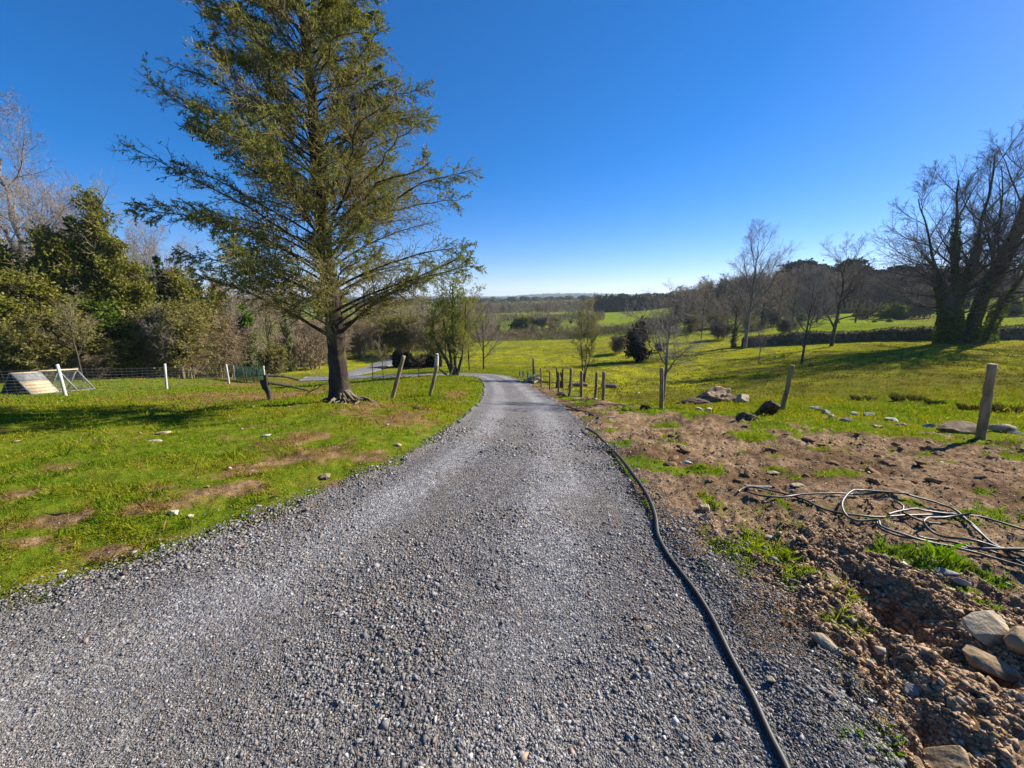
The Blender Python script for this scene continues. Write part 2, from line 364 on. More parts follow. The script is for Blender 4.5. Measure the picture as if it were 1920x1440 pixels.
n_b = t.noise(p, .9, 5, .7, (1, .45, 1)); field = t.mix(t.rng(n_b, .44, .60, 0, .8), field, (.16, .13, .045)); field = t.mix(t.rng(t.noise(p, 2.3, 4, .7, (1, .5, 1)), .52, .68, 0, .55), field, (.06, .075, .012))
farf = t.mix(t.rng(t.noise(p, .22, 5, .7, (1, .6, 1)), .48, .62, 0, .65), farf, (.17, .14, .055))
field = t.mix(t.rng(n_d.outputs['Value'], 45, 75), field, farf)
woods = t.ramp(t.noise(p, .012, 6, .75, (1, .35, 1)), (.40, (.03, .04, .03)), (.5, (.085, .078, .055)), (.58, (.13, .12, .07)), (.66, (.12, .16, .05)))
field = t.mix(t.rng(n_d.outputs['Value'], 230, 420), field, woods)
gr = t.mix(mf, lawn, field); gr = t.mix(t.math('MULTIPLY', t.math('MULTIPLY', mf, ma.outputs['Alpha']), .75), gr, t.ramp(n_m, (.35, (.045, .05, .014)), (.65, (.14, .125, .035))))  # last mix: dark olive for rushy ground and the hollow's painted shading
gr = t.mix(t.math('MULTIPLY', md, .92), gr, t.ramp(n_m, (.35, (.11, .06, .024)), (.65, (.31, .185, .075))))
gr = t.mix(t.rng(n_f, .3, .75, .45, 0), gr, (.03, .04, .008))
soil = t.ramp(t.math('ADD', t.math('MULTIPLY', n_m, .6), t.math('MULTIPLY', n_f, .4)), (.32, (.075, .047, .027)), (.47, (.22, .145, .085)), (.6, (.325, .225, .138)), (.72, (.42, .315, .205)))
soil = t.mix(t.rng(t.noise(p, 13, 5, .75), .46, .60, 0, .75), soil, (.07, .043, .024)); soil = t.mix(t.rng(t.noise(p, 30, 4, .7), .56, .68, 0, .5), soil, (.40, .29, .18))
soil = t.mix(t.math('MULTIPLY', ma.outputs['Alpha'], .62), soil, (.065, .037, .018))
gm = t.rng(t.math('ADD', mg, t.math('MULTIPLY', t.math('SUBTRACT', n_f, .5), .8)), .35, .65)
t.col(t.mix(gm, soil, gr)); t.bump(t.math('ADD', t.math('MULTIPLY', n_f, .6), n_m), .7, .035)
t.b.inputs['Specular IOR Level'].default_value = 0
M_ground = t.m
# gravel
def gravel_mat(name, sc=62, dark=1.0):
    t = NT(name); p = t.pos(); a = t.n('Attribute', attribute_name='mask'); sp = t.n('SeparateColor'); t.t.links.new(a.outputs[0], sp.inputs[0])
    v = t.n('SeparateColor'); t.t.links.new(t.vor(p, sc), v.inputs[0]); v2 = t.n('SeparateColor'); t.t.links.new(t.vor(p, sc * 2.6), v2.inputs[0])
    d1 = t.vor(p, sc, 'Distance'); st = t.math('ADD', t.math('MULTIPLY', v.outputs[0], .6), t.math('MULTIPLY', v2.outputs[1], .4))
    c = t.ramp(st, (.1, (.055 * dark, .053 * dark, .055 * dark)), (.5, (.16 * dark, .155 * dark, .157 * dark)), (.85, (.30 * dark, .295 * dark, .29 * dark)), (.97, (.46, .44, .41)))
    tr = t.ramp(t.math('ADD', sp.outputs[0], t.math('MULTIPLY', t.math('SUBTRACT', t.noise(p, 1.6, 4), .5), .5)), (.25, (.86, .84, .82)), (.75, (1.25, 1.24, 1.23)))
    c = t.mix(1.0, c, tr, 'MULTIPLY')
    c = t.mix(t.rng(t.noise(p, 1.1, 5, .65), .58, .76, 0, .22), c, (.13, .10, .075))
    c = t.mix(t.math('MULTIPLY', sp.outputs[1], .4), c, (.12, .085, .06))
    t.col(c); t.bump(t.math('SUBTRACT', t.math('MULTIPLY', t.noise(p, 160, 3), .4), d1), .8, .012); return t.m
M_gravel = gravel_mat('gravel')
t = NT('gravel_stone'); a = t.n('Attribute', attribute_name='col'); t.col(t.mix(t.rng(t.noise(t.pos(), 60, 3), .3, .7, 0, .5), a.outputs[0], t.mix(1.0, a.outputs[0], (.6, .58, .56), 'MULTIPLY'))); t.b.inputs['Roughness'].default_value = .75; M_pebble = t.m
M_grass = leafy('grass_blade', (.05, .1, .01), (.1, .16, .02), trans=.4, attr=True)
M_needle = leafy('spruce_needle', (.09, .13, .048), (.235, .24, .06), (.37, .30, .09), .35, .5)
M_spruce_bark = barky('spruce_bark', (.022, .016, .013), (.085, .066, .055), (.10, .09, .018), 7, .9)
M_root = barky('root_wood', (.06, .045, .035), (.26, .21, .16), (.14, .12, .05), 9, .9)
M_twig = barky('spruce_twig', (.15, .115, .055), (.33, .255, .11), (.27, .225, .05), 12, .3)
M_grey_bark = barky('grey_bark', (.10, .085, .072), (.25, .225, .20), (.16, .15, .05), 8, .5)
M_grey_twig = barky('grey_twig', (.17, .14, .115), (.32, .27, .225), None, 6, .2)
M_dark_bark = barky('dark_bark', (.03, .025, .02), (.10, .085, .068), (.09, .09, .02), 8, .6)
M_dark_twig = barky('dark_twig', (.08, .064, .05), (.18, .15, .12), None, 6, .2)
M_olive_twig = barky('olive_twig', (.18, .15, .065), (.33, .28, .13), None, 4, .2)
M_rust_twig = barky('rust_twig', (.20, .145, .085), (.36, .275, .17), None, 4, .2)
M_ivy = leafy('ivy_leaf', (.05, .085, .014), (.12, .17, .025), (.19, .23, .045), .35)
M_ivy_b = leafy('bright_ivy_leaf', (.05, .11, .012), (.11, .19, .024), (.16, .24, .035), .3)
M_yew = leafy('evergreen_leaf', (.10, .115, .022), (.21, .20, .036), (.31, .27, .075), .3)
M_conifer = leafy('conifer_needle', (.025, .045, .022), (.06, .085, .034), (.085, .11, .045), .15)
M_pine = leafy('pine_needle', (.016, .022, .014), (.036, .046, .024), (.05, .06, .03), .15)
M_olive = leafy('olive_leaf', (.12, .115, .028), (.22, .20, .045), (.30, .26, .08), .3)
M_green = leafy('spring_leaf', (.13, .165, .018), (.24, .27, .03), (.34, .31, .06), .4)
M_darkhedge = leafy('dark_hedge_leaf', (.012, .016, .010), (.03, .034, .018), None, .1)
M_rush = leafy('rush_blade', (.035, .045, .014), (.09, .085, .03), (.16, .13, .06), .2)
M_post = barky('weathered_post', (.13, .095, .055), (.36, .27, .155), None, 10, .5)
M_oldpost = barky('old_post', (.035, .028, .023), (.11, .09, .07), None, 10, .7)
M_white = plain('white_post', (.52, .52, .49), .6, (.36, .36, .33))
M_wood_grey = barky('grey_board', (.10, .105, .11), (.24, .24, .235), None, 9, .4)
M_wood_pale = barky('pale_board', (.33, .26, .16), (.52, .42, .28), None, 8, .3)
M_wood_dark = barky('dark_board', (.035, .038, .042), (.085, .088, .09), None, 8, .4)
M_wire = plain('galvanised_wire', (.22, .23, .22), .5)
M_greennet = plain('green_net', (.02, .09, .065), .6)
M_hose = plain('black_hose', (.008, .008, .009), .55, (.028, .026, .023), 30)
M_pipe = plain('grey_green_pipe', (.022, .026, .022), .5, (.075, .08, .068), 9)
M_st_pale = stony('pale_stone', (.26, .205, .135), (.50, .41, .28), 9, .7, (.17, .115, .065))
M_st_grey = stony('grey_stone', (.16, .155, .15), (.34, .33, .31), 8, .5)
M_st_brown = stony('muddy_stone', (.17, .115, .065), (.40, .29, .17), 6, .6, (.09, .055, .035))
M_st_white = stony('white_stone', (.36, .33, .27), (.58, .54, .46), 8, .3)
M_clod = stony('soil_clod', (.12, .066, .030), (.29, .175, .082), 9, .9)
M_darkclod = stony('dark_soil_clod', (.035, .024, .016), (.12, .08, .05), 9, .9)
M_lane = stony('lane', (.13, .127, .122), (.22, .215, .205), 3, .2)

# ------------------------------------------------------------------ ground sheet
def axis_y():
    y = [0.75]
    while y[-1] < 4200:
        Y = y[-1]; y.append(Y + min(.0042 * Y + .0024 * Y * Y, .045 * Y))
    return np.concatenate([np.linspace(-7, .7, 16), y])
gy = axis_y(); gu = np.linspace(-2.1, 2.1, 980)
GX = gu[None] * (np.maximum(gy, 0)[:, None] + 1.2); GY = np.repeat(gy[:, None], len(gu), 1)
GX[:16] = gu[None] * np.maximum(1.95, 6.0 - 0 * gy[:16, None]) ; GX[:16] = gu[None] * np.linspace(5.5, 1.95, 16)[:, None]
GZ = H(GX, GY)
nr, nc = GX.shape
ii = (np.arange(nr - 1)[:, None] * nc + np.arange(nc - 1)[None]).ravel()
mb = MB().add(np.stack([GX, GY, GZ], -1), np.stack([ii, ii + 1, ii + nc + 1, ii + nc], -1))
me = mb.mesh('ground', M_ground, True)
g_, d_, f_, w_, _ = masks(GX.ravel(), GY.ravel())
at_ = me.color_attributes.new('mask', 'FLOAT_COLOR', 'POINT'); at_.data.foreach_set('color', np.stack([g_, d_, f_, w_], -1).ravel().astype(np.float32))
tag(link('ground', me), kind='structure')

# drive: a ragged-edged gravel sheet between its two edges
def drive_relief(X, Y): return .010 * (fbm(X * 14, Y * 14, 3, 18) - .5) + .022 * (fbm(X * 1.3, Y * 1.3, 2, 19) - .5)
def ribbon(name, A, n, m, mat, lift, rag, crown):
    E = smooth_rows(np.asarray(A, float), n); tt = np.linspace(0, 1, m)
    if n > 600:                                   # denser rows near the viewer
        q = np.linspace(0, 1, n) ** 1.35; E = smooth_rows(np.asarray(A, float), 4000)[(q * 3999).astype(int)]
    X = E[:, 0:1] * (1 - tt) + E[:, 2:3] * tt; Y = E[:, 1:2] * (1 - tt) + E[:, 3:4] * tt
    wdt = np.linalg.norm(E[:, :2] - E[:, 2:], axis=1)[:, None]
    e = np.minimum(tt, 1 - tt)[None] * wdt                       # metres from the edge
    nz = fbm(X * 2.6, Y * 2.6, 4, 15) - .5; n2 = fbm(X * 11, Y * 11, 3, 16) - .5
    edge = e - .04 + rag * (nz * .9 + n2 * .4) * .8
    z = H(X, Y, False) + .035 * (1 - 0 * e) + lift
    z = z - .09 * (1 - sst(-.04, .06, edge)) + crown * sst(0, .9, e)
    z = z + drive_relief(X, Y)
    tr = np.exp(-((tt - .26) / .10) ** 2) + np.exp(-((tt - .72) / .11) ** 2)
    tr = np.broadcast_to(tr[None], X.shape) * (.75 + .5 * fbm(X * .9, Y * .9, 3, 23))
    di = np.clip(1.15 * (1 - sst(.0, .30, e)) * sst(.4, .62, fbm(X * 3, Y * 3, 3, 25)) + sst(.62, .72, fbm(X * 1.7 + 9, Y * 1.7, 4, 26)) * .7, 0, 1)
    i = (np.arange(n - 1)[:, None] * m + np.arange(m - 1)[None]).ravel()
    me = MB().add(np.stack([X, Y, z], -1), np.stack([i, i + 1, i + m + 1, i + m], -1)).mesh(name, mat, True)
    a = me.color_attributes.new('mask', 'FLOAT_COLOR', 'POINT')
    a.data.foreach_set('color', np.stack([tr, di, tr * 0, tr * 0], -1).ravel().astype(np.float32))
    return tag(link(name, me), kind='structure')
ribbon('gravel_drive', EDGE, 900, 200, M_gravel, .0, .34, .0)
LN = [(*at(625,701,27)[:2], *at(650,703,26.4)[:2]), (*at(660,688,32)[:2], *at(712,693,31)[:2]), (*at(700,676,38)[:2], *at(742,684,37)[:2]), (*at(748,665,48)[:2], *at(775,674,46)[:2])]
ribbon('lane', LN, 60, 20, M_lane, .03, .1, .02)

# ------------------------------------------------------------------ loose gravel, pebbles, grass (nobody could count them)
V0 = np.array([(1,0,0),(-1,0,0),(0,1,0),(0,-1,0),(0,0,1),(0,0,-1),(.7,.7,.4),(-.7,-.6,.5)], float)[:6]; F0 = np.array([(0,2,4),(2,1,4),(1,3,4),(3,0,4),(2,0,5),(1,2,5),(3,1,5),(0,3,5)])
NV = len(V0)
def chips(XY, Z, size, cols, g, flat=.5):
    n = len(XY); s = size[:, None] * g.uniform(.55, 1.25, (n, 3)) * np.array([1, 1, flat])
    sh = V0[None] + g.uniform(-.42, .42, (n, NV, 3))
    P = sh * s[:, None]; a = g.uniform(0, 6.3, n); b = g.normal(0, .35, n)
    c, q = np.cos(b)[:, None], np.sin(b)[:, None]; P = np.stack([P[..., 0], P[..., 1] * c - P[..., 2] * q, P[..., 1] * q + P[..., 2] * c], -1)
    c, q = np.cos(a)[:, None], np.sin(a)[:, None]; P = np.stack([P[..., 0] * c - P[..., 1] * q, P[..., 0] * q + P[..., 1] * c, P[..., 2]], -1)
    P = P + np.concatenate([XY, Z[:, None]], 1)[:, None]
    f = F0[None] + (np.arange(n) * NV)[:, None, None]
    return P.reshape(-1, 3), f.reshape(-1, 3), np.repeat(cols, NV, 0)
def sample_persp(n, u0, u1, y0, y1, pw, g):      # density falls off with distance
    q = g.random(n); k = 1 - pw + 1
    Y = (y0 ** k + q * (y1 ** k - y0 ** k)) ** (1 / k) if abs(k) > 1e-6 else y0 * (y1 / y0) ** q
    return g.uniform(u0, u1, n) * Y, Y
g = np.random.default_rng(5)
X, Y = sample_persp(600000, -1.95, 1.35, .8, 9, 2.75, g)
sd = road_sd(X, Y); ok = sd + (.12 + .35 * (X > .5)) * (fbm(X * 3.5, Y * 3.5, 4, 44) - .5) - .15 * np.exp(-((X - 1.4) / .35) ** 2) * sst(3.4, 2, Y) < g.exponential(.05 + .07 * (X > .5), len(X)) - .03
X, Y = X[ok], Y[ok]; n = len(X); D = np.hypot(X, Y)
sz = np.clip(g.lognormal(math.log(.0042), .46, n), .002, .021) * np.clip(D / 2.6, 1, 2.4)
dl = seg_dist(X, Y, ED[::4, :2]); dr_ = seg_dist(X, Y, ED[::4, 2:]); tt = dl / (dl + dr_ + 1e-6)
trk = (np.exp(-((tt - .27) / .11) ** 2) + np.exp(-((tt - .72) / .12) ** 2)) * (.6 + .7 * fbm(X * .9, Y * .9, 3, 23)); pat = fbm(X * 2.1, Y * 2.1, 3, 57)
big = fbm(X * 1.3, Y * 1.3, 3, 55); sz *= (.72 + .55 * sst(.4, .68, big)) * (1 - .3 * np.clip(trk, 0, 1))
v = g.beta(1.6, 2.6, n)[:, None]; c = (.078 + .35 * v) * np.array([1.05, 1.0, .955]) * (.82 + .20 * np.clip(trk, 0, 1.2) + .3 * (pat - .5))[:, None]; br = g.random(n) < .10 + .2 * sst(.56, .72, fbm(X * 1.1 + 5, Y * 1.1, 4, 58)); c[br] = c[br] * np.array([1.1, .86, .66]); wh = g.random(n) < .02; c[wh] = .5 * np.array([1, .96, .88])
P, f, c = chips(np.stack([X, Y], 1), H(X, Y) + .035 + drive_relief(X, Y) + sz * .12, sz, c, g)
tag(MB().add(P, f, col=c).build('loose_gravel', M_pebble), 'loose grey crushed stone covering the drive', 'gravel', kind='stuff')
# pebbles and crumbs of soil on the dug ground
X, Y = sample_persp(230000, .2, 1.7, .9, 13, 2.5, g)
ri = inside_right(X, Y); sd = road_sd(X, Y); gm_ = masks(X, Y)[0]
dg = 1 - sst(.2, 1.1, seg_dist(X, Y, TRENCH)); ok = (ri > .5) & (sd > .02) & (g.random(len(X)) < .16 + .75 * dg) & (g.random(len(X)) > gm_ * .8)
X, Y = X[ok], Y[ok]; n = len(X); dg = dg[ok]
sz = np.clip(g.lognormal(math.log(.0042), .6, n), .0016, .017) * np.clip(Y / 2.5, 1, 2.4) * (.75 + .6 * dg)
v = g.random((n, 1)); c = np.array([.17, .105, .056]) * (1 - v) + np.array([.46, .315, .185]) * v; pl = g.random(n) < .05 + .05 * (1 - dg); c[pl] = np.array([.42, .34, .24]) * g.uniform(.7, 1.2, (pl.sum(), 1))
P, f, c = chips(np.stack([X, Y], 1), H(X, Y) + sz * .2, sz, c, g, .75)
tag(MB().add(P, f, col=c).build('soil_crumbs', M_pebble), 'brown crumbs of soil and pebbles on the dug verge', 'soil', kind='stuff')

# pale specks: small stones and leaf litter on lawn and soil
X, Y = sample_persp(5200, -1.7, 1.6, 1.5, 16, 2.0, g); sd = road_sd(X, Y); ri = inside_right(X, Y); ok = (sd > .05) & (g.random(len(X)) < .12 + .45 * ri); X, Y = X[ok], Y[ok]; n = len(X)
sz = np.clip(g.lognormal(math.log(.007), .5, n), .003, .022) * np.clip(Y / 2.6, 1, 3); v = g.random((n, 1)); c = np.array([.24, .16, .09]) * (1 - v) + np.array([.46, .39, .29]) * v
P, f, c = chips(np.stack([X, Y], 1), H(X, Y) + .012 * (X < 0) + sz * .2, sz, c, g, .5)
tag(MB().add(P, f, col=c).build('pale_pebbles', M_pebble), 'small pale pebbles and litter strewn over lawn and soil', 'pebbles', kind='stuff')

def blades(X, Y, hgt, wid, g, lean=.5, col=None):
    n = len(X); Z = H(X, Y); a = g.uniform(0, 6.3, n); b = g.uniform(0, 6.3, n); l = lean * g.random(n) * hgt
    W_ = np.stack([np.cos(a), np.sin(a), 0 * a], 1) * wid[:, None]; base = np.stack([X, Y, Z - .006], 1)
    L = np.stack([np.cos(b), np.sin(b), 0 * b], 1) * l[:, None]; up = np.array([0, 0, 1.]) * hgt[:, None]
    V = np.stack([base - W_, base + W_, base + up * .6 + L * .4 + W_ * .6, base + up + L], 1)
    k = np.arange(n)[:, None] * 4
    return V.reshape(-1, 3), np.concatenate([k + np.array([[0, 1, 2]]), k + np.array([[0, 2, 3]])]), (np.repeat(col, 4, 0) if col is not None else None)
g = np.random.default_rng(6)
def turf(n, u0, u1, y0, y1, pw, h, w):
    X, Y = sample_persp(n, u0, u1, y0, y1, pw, g); sd = road_sd(X, Y); gm_, dd, ff, ww, ri = masks(X, Y)
    rag = .16 * (fbm(X * 4, Y * 4, 3, 15) - .5)
    ok = (sd + rag > .015) & (g.random(len(X)) < gm_ ** 1.2 * (1 - .15 * dd)); X, Y, dd, ff, ri, ww_ = X[ok], Y[ok], dd[ok], ff[ok], ri[ok], ww[ok]; n = len(X)
    tuft = fbm(X * 3.2, Y * 3.2, 3, 66)
    hh = h * g.lognormal(0, .42, n) * (.55 + 1.0 * sst(.35, .7, tuft)) * np.clip(Y / 5, 1, 1.8); ww = w * np.clip(Y / 2.6, 1, 9)
    v = g.random((n, 1)); nb = fbm(X * 1.1, Y * 1.1, 4, 67)[:, None]
    green = np.array([.07, .135, .006]) * (1 - v) + np.array([.17, .25, .012]) * v
    yel = np.array([.16, .18, .010]) * (1 - v) + np.array([.30, .285, .022]) * v
    c = green + (yel - green) * np.clip(.12 + sst(.40, .62, nb) * .85 + ff[:, None] * .45, 0, 1)
    dc = np.array([.16, .09, .03]) * (1 - v) + np.array([.36, .225, .085]) * v
    c = c + (dc - c) * (g.random((n, 1)) < dd[:, None] * .92 + .07); c = c * (1 - .5 * (ff * ww_)[:, None]); mo = fbm(X * .45, Y * .9, 4, 68)[:, None]; c = c * (1 - ff[:, None] * .6 * sst(.42, .62, mo)); c = c + (np.array([.17, .13, .045]) - c) * ff[:, None] * .5 * sst(.5, .64, fbm(X * 1.2 + 7, Y * 2.0, 3, 69))[:, None]; c = np.where(ri[:, None] > .5, c * np.array([.8, 1.05, .8]), c)  # blades in the hollow are darkened too, carrying its painted shading
    return blades(X, Y, hh, ww, g, .9, c)
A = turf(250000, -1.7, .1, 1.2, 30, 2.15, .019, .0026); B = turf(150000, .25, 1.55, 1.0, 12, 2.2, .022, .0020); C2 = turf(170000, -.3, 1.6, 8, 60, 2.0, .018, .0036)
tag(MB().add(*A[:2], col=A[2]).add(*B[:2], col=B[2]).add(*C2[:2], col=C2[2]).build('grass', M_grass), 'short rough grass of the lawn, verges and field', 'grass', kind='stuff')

# ------------------------------------------------------------------ tree growing
def grow(P, Rr, m, t0, t1, ang, dang, ln, dl, n, rr, rend, up, wob, g, droop=0, rmin=.004, flat=0):
    B, N, _ = P.shape; M = m
    t = np.clip(t0 + (t1 - t0) * (np.arange(M)[None] + g.random((B, M))) / M, 0, .999); x = t * (N - 1); i = x.astype(int); f = (x - i)[..., None]
    bi = np.arange(B)[:, None]; A0, A1 = P[bi, i], P[bi, np.minimum(i + 1, N - 1)]
    st = A0 + (A1 - A0) * f; T = nrm(A1 - A0 + 1e-9); r0 = Rr[bi, i] * (1 - f[..., 0]) + Rr[bi, np.minimum(i + 1, N - 1)] * f[..., 0]
    U, V = frames(T); az = (np.arange(M) * 2.4)[None] + g.uniform(0, 6.3, (B, 1)) + g.normal(0, .5, (B, M))
    if flat: az = np.where(np.arange(M)[None] % 2 == 0, 0., np.pi) + g.normal(0, .55, (B, M))
    an = R(1) * (ang + g.normal(0, dang, (B, M)))
    d = nrm(np.cos(an)[..., None] * T + np.sin(an)[..., None] * (np.cos(az)[..., None] * U + np.sin(az)[..., None] * V))
    pl = np.linalg.norm(np.diff(P, axis=1), axis=-1).sum(1)[:, None]
    L = pl * ln * (1 - dl * t) * g.uniform(.7, 1.25, (B, M))
    d = d.reshape(-1, 3); L = L.reshape(-1); p = st.reshape(-1, 3); pts = [p]; k = L / (n - 1)
    for s in range(n - 1):
        d = d + np.array([0, 0, 1]) * (up - droop * s / n) + g.normal(0, wob, d.shape); d = nrm(d); p = p + d * k[:, None]; pts.append(p)
    Q = np.stack(pts, 1); rs = np.maximum(np.minimum(r0 * rr, r0).reshape(-1), rmin)
    q = rs[:, None] * np.linspace(1, rend, n)[None]
    return Q, np.maximum(q, rmin * .55)
def stem(pts, r0, r1, n=12, wob=.0, g=rng, pw=1.0):
    pts = np.asarray(pts, float); Q = smooth_rows(pts, n) if len(pts) > 2 else pts[0] + (pts[1] - pts[0]) * np.linspace(0, 1, n)[:, None]
    Q = Q + g.normal(0, wob, Q.shape) * np.linspace(0, 1, n)[:, None]
    return Q[None], (r0 + (r1 - r0) * np.linspace(0, 1, n) ** pw)[None]
def leaves(C, size, g, aspect=.6, dirs=None, jit=.35):
    n = len(C); s = size * g.uniform(1 - jit, 1 + jit, n)[:, None]
    a = nrm(g.normal(size=(n, 3)) if dirs is None else dirs + g.normal(0, .45, (n, 3))); b = nrm(np.cross(a, g.normal(size=(n, 3)))) * aspect
    V = np.stack([C - a * s, C + b * s, C + a * s, C - b * s], 1); k = np.arange(n)[:, None] * 4
    return V.reshape(-1, 3), k + np.array([[0, 1, 2, 3]])
def along(P, per, g, spread):
    B, N, _ = P.shape; x = g.random((B, per)) * (N - 1.001); i = x.astype(int); f = (x - i)[..., None]; bi = np.arange(B)[:, None]
    q = P[bi, i] * (1 - f) + P[bi, i + 1] * f; d = P[bi, i + 1] - P[bi, i]
    return (q + g.normal(0, 1, q.shape) * spread).reshape(-1, 3), nrm(d).reshape(-1, 3)
def blob_pts(blobs_, n, g, shell=.55):
    w = np.array([b[3] * b[4] * b[5] for b in blobs_]) ** .7; pick_ = g.choice(len(blobs_), n, p=w / w.sum()); b = np.array(blobs_)[pick_]
    d = nrm(g.normal(size=(n, 3))); r = (shell + (1 - shell) * g.random(n)) * (1 + .28 * np.sin(d @ np.array([5.1, 3.3, 4.2]) + pick_)) * (1 + .12 * g.normal(size=n))
    q = b[:, :3] + d * b[:, 3:6] * r[:, None]; q = q + .16 * np.sin(q[:, [1, 2, 0]] * 3.1 + q[:, [2, 0, 1]] * 1.7) * np.minimum(b[:, 3:4], 1.5)
    k = np.sin(q[:, 0] * 4.1 + 1.3 * np.sin(q[:, 2] * 2.3)) + np.sin(q[:, 1] * 4.7 + q[:, 2] * 1.1) + np.sin(q[:, 2] * 4.9 + q[:, 0] * 1.9) + .7 * g.normal(size=n)
    return q[k > -.75]

KIND = {}
def kind(key, **parts): KIND[key] = parts
def place(key, name, loc, s, rz, label, cat, group=None, sz=None):
    e = empty(name, loc, label, cat, group, rz, (s, s, s if sz is None else sz))
    for nm, me in KIND[key].items(): link(nm, me, e)
    return e
def tmesh(lst, mat, name):
    mb = MB()
    for P, r, k in lst: mb.add(*tubes(P, r, k))
    return mb.mesh(name, mat, True)
def bare(key, seed, h, r0, fork, spread, bark, twig, lv=(9, 9, 8, 7), ang=(42, 38, 40, 42), up=.05, lean=(0, 0), t0=.25, ln=.62, leaf=None, rmin=.006, trunks=None):
    g = np.random.default_rng(seed)
    if trunks is None: P, r = stem([(0, 0, -.3), (lean[0] * .3, lean[1] * .3, h * .33), (lean[0], lean[1], h * .66), (lean[0] * 1.2, lean[1], h * .97)], r0, r0 * .16, 12, h * .012, g)
    else: P = np.concatenate([stem(a, b, b * .2, 12, h * .01, g)[0] for a, b in trunks]); r = np.concatenate([stem(a, b, b * .2, 12, 0, g)[1] for a, b in trunks])
    A, ra = grow(P, r, lv[0], t0, .97, ang[0], 9, ln * spread, .55, 9, .62, .22, up, .10, g, rmin=rmin)
    B, rb = grow(A, ra, lv[1], .2, .97, ang[1], 10, .55, .5, 7, .6, .25, up * .8, .12, g, rmin=rmin)
    C, rc = grow(B, rb, lv[2], .15, .98, ang[2], 12, .55, .4, 5, .6, .4, up * .6, .14, g, rmin=rmin)
    L = [(C, rc, 3)]
    Dd = C
    if lv[3]: Dd, rd = grow(C, rc, lv[3], .1, .98, ang[3], 14, .6, .3, 3, .7, .5, up * .4, .12, g, rmin=rmin); L.append((Dd, rd, 3))
    parts = dict(trunk=tmesh([(P, r, 9)], bark, 'trunk'), limb=tmesh([(A, ra, 6), (B, rb, 4)], bark, 'limb'), twig=tmesh(L, twig, 'twig'))
    if leaf:
        m_, per, size, spr = leaf; q, d = along(Dd, per, g, spr); parts['foliage'] = MB().add(*leaves(q, size, g)).mesh('foliage', m_)
    kind(key, **parts); return P, A
def bush(key, seed, h, w, n, twig, leaf=None, lv=(26, 9, 7), rmin=.007):
    g = np.random.default_rng(seed); a = g.uniform(0, 6.3, n); rr = g.uniform(.0, .18, n) * w
    base = np.stack([np.cos(a) * rr, np.sin(a) * rr, np.full(n, -.1)], 1); tip = np.stack([np.cos(a) * w * g.uniform(.1, .5, n), np.sin(a) * w * g.uniform(.1, .5, n), h * g.uniform(.55, .95, n)], 1)
    mid = base * .5 + tip * .5; mid[:, 2] += h * .12
    P = np.stack([smooth_rows(np.array(q), 7) for q in zip(base, mid, tip)]); r = np.linspace(.028, .01, 7)[None].repeat(n, 0) * h / 2.5
    B, rb = grow(P, r, lv[0] // 2, .12, .99, 42, 14, .5, .5, 6, .6, .3, .05, .14, g, rmin=rmin)
    C, rc = grow(B, rb, lv[1], .1, .98, 40, 14, .55, .4, 4, .7, .5, .03, .15, g, rmin=rmin)
    D, rd = grow(C, rc, lv[2], .1, .98, 40, 14, .6, .3, 3, .8, .6, .02, .15, g, rmin=rmin) if lv[2] else (C, rc)
    parts = dict(stem=tmesh([(P, r, 5), (B, rb, 4)], twig, 'stem'), twig=tmesh([(C, rc, 3), (D, rd, 3)], twig, 'twig'))
    if leaf: m_, per, size, spr = leaf; q, d = along(D, per, g, spr); parts['foliage'] = MB().add(*leaves(q, size, g)).mesh('foliage', m_)
    kind(key, **parts)
def leafmass(key, seed, bl, n, size, mat, bark, trunk, r0, shell=.5, twigs=None):
    g = np.random.default_rng(seed); P, r = stem(trunk, r0, r0 * .25, 10, .03, g); q = blob_pts(bl, n, g, shell)
    A, ra = grow(P, r, 16, .25, .98, 60, 14, .3, .5, 6, .5, .25, .05, .12, g)
    parts = dict(trunk=tmesh([(P, r, 8), (A, ra, 4)], bark, 'trunk'), foliage=MB().add(*leaves(q, size, g)).mesh('foliage', mat))
    if twigs:
        B, rb = grow(A, ra, 9, .2, .99, 40, 12, .6, .3, 5, .6, .4, .06, .14, g, rmin=.009); C, rc = grow(B, rb, 5, .1, .98, 40, 12, .6, .3, 3, .7, .5, .04, .14, g, rmin=.008)
        parts['twig'] = tmesh([(B, rb, 3), (C, rc, 3)], twigs, 'twig')
    kind(key, **parts)
def conifer(key, seed, h, w, nb, mat, size=.16, per=26, pw=1.0, base=.06, droop=.12):
    g = np.random.default_rng(seed); P, r = stem([(0, 0, -.3), (0, 0, h)], h * .018, .01, 14, 0, g)
    t = np.sort(g.random(nb)) ** .9 * (1 - base) + base; a = np.arange(nb) * 2.4 + g.normal(0, .3, nb); L = w * (1 - t) ** pw * g.uniform(.75, 1.15, nb) + .12
    d = np.stack([np.cos(a), np.sin(a), .25 - .5 * (1 - t)], 1); s = np.linspace(0, 1, 5)
    Q = np.stack([0 * t, 0 * t, t * h], 1)[:, None] + d[:, None] * (L[:, None] * s)[..., None]; Q[..., 2] += (-droop * s ** 2 + .16 * s ** 3)[None] * L[:, None]
    q, dd = along(Q, per, g, .0); off = g.normal(0, 1, q.shape) * (np.repeat(L, per)[:, None] * .13 + .03) * np.array([1, 1, .5])
    parts = dict(trunk=tmesh([(P, r, 7), (Q, np.linspace(.02, .006, 5)[None].repeat(nb, 0), 3)], M_dark_bark, 'trunk'),
                 foliage=MB().add(*leaves(q + off, size, g, .4, dd + np.array([0, 0, -.35]))).mesh('foliage', mat))
    kind(key, **parts)

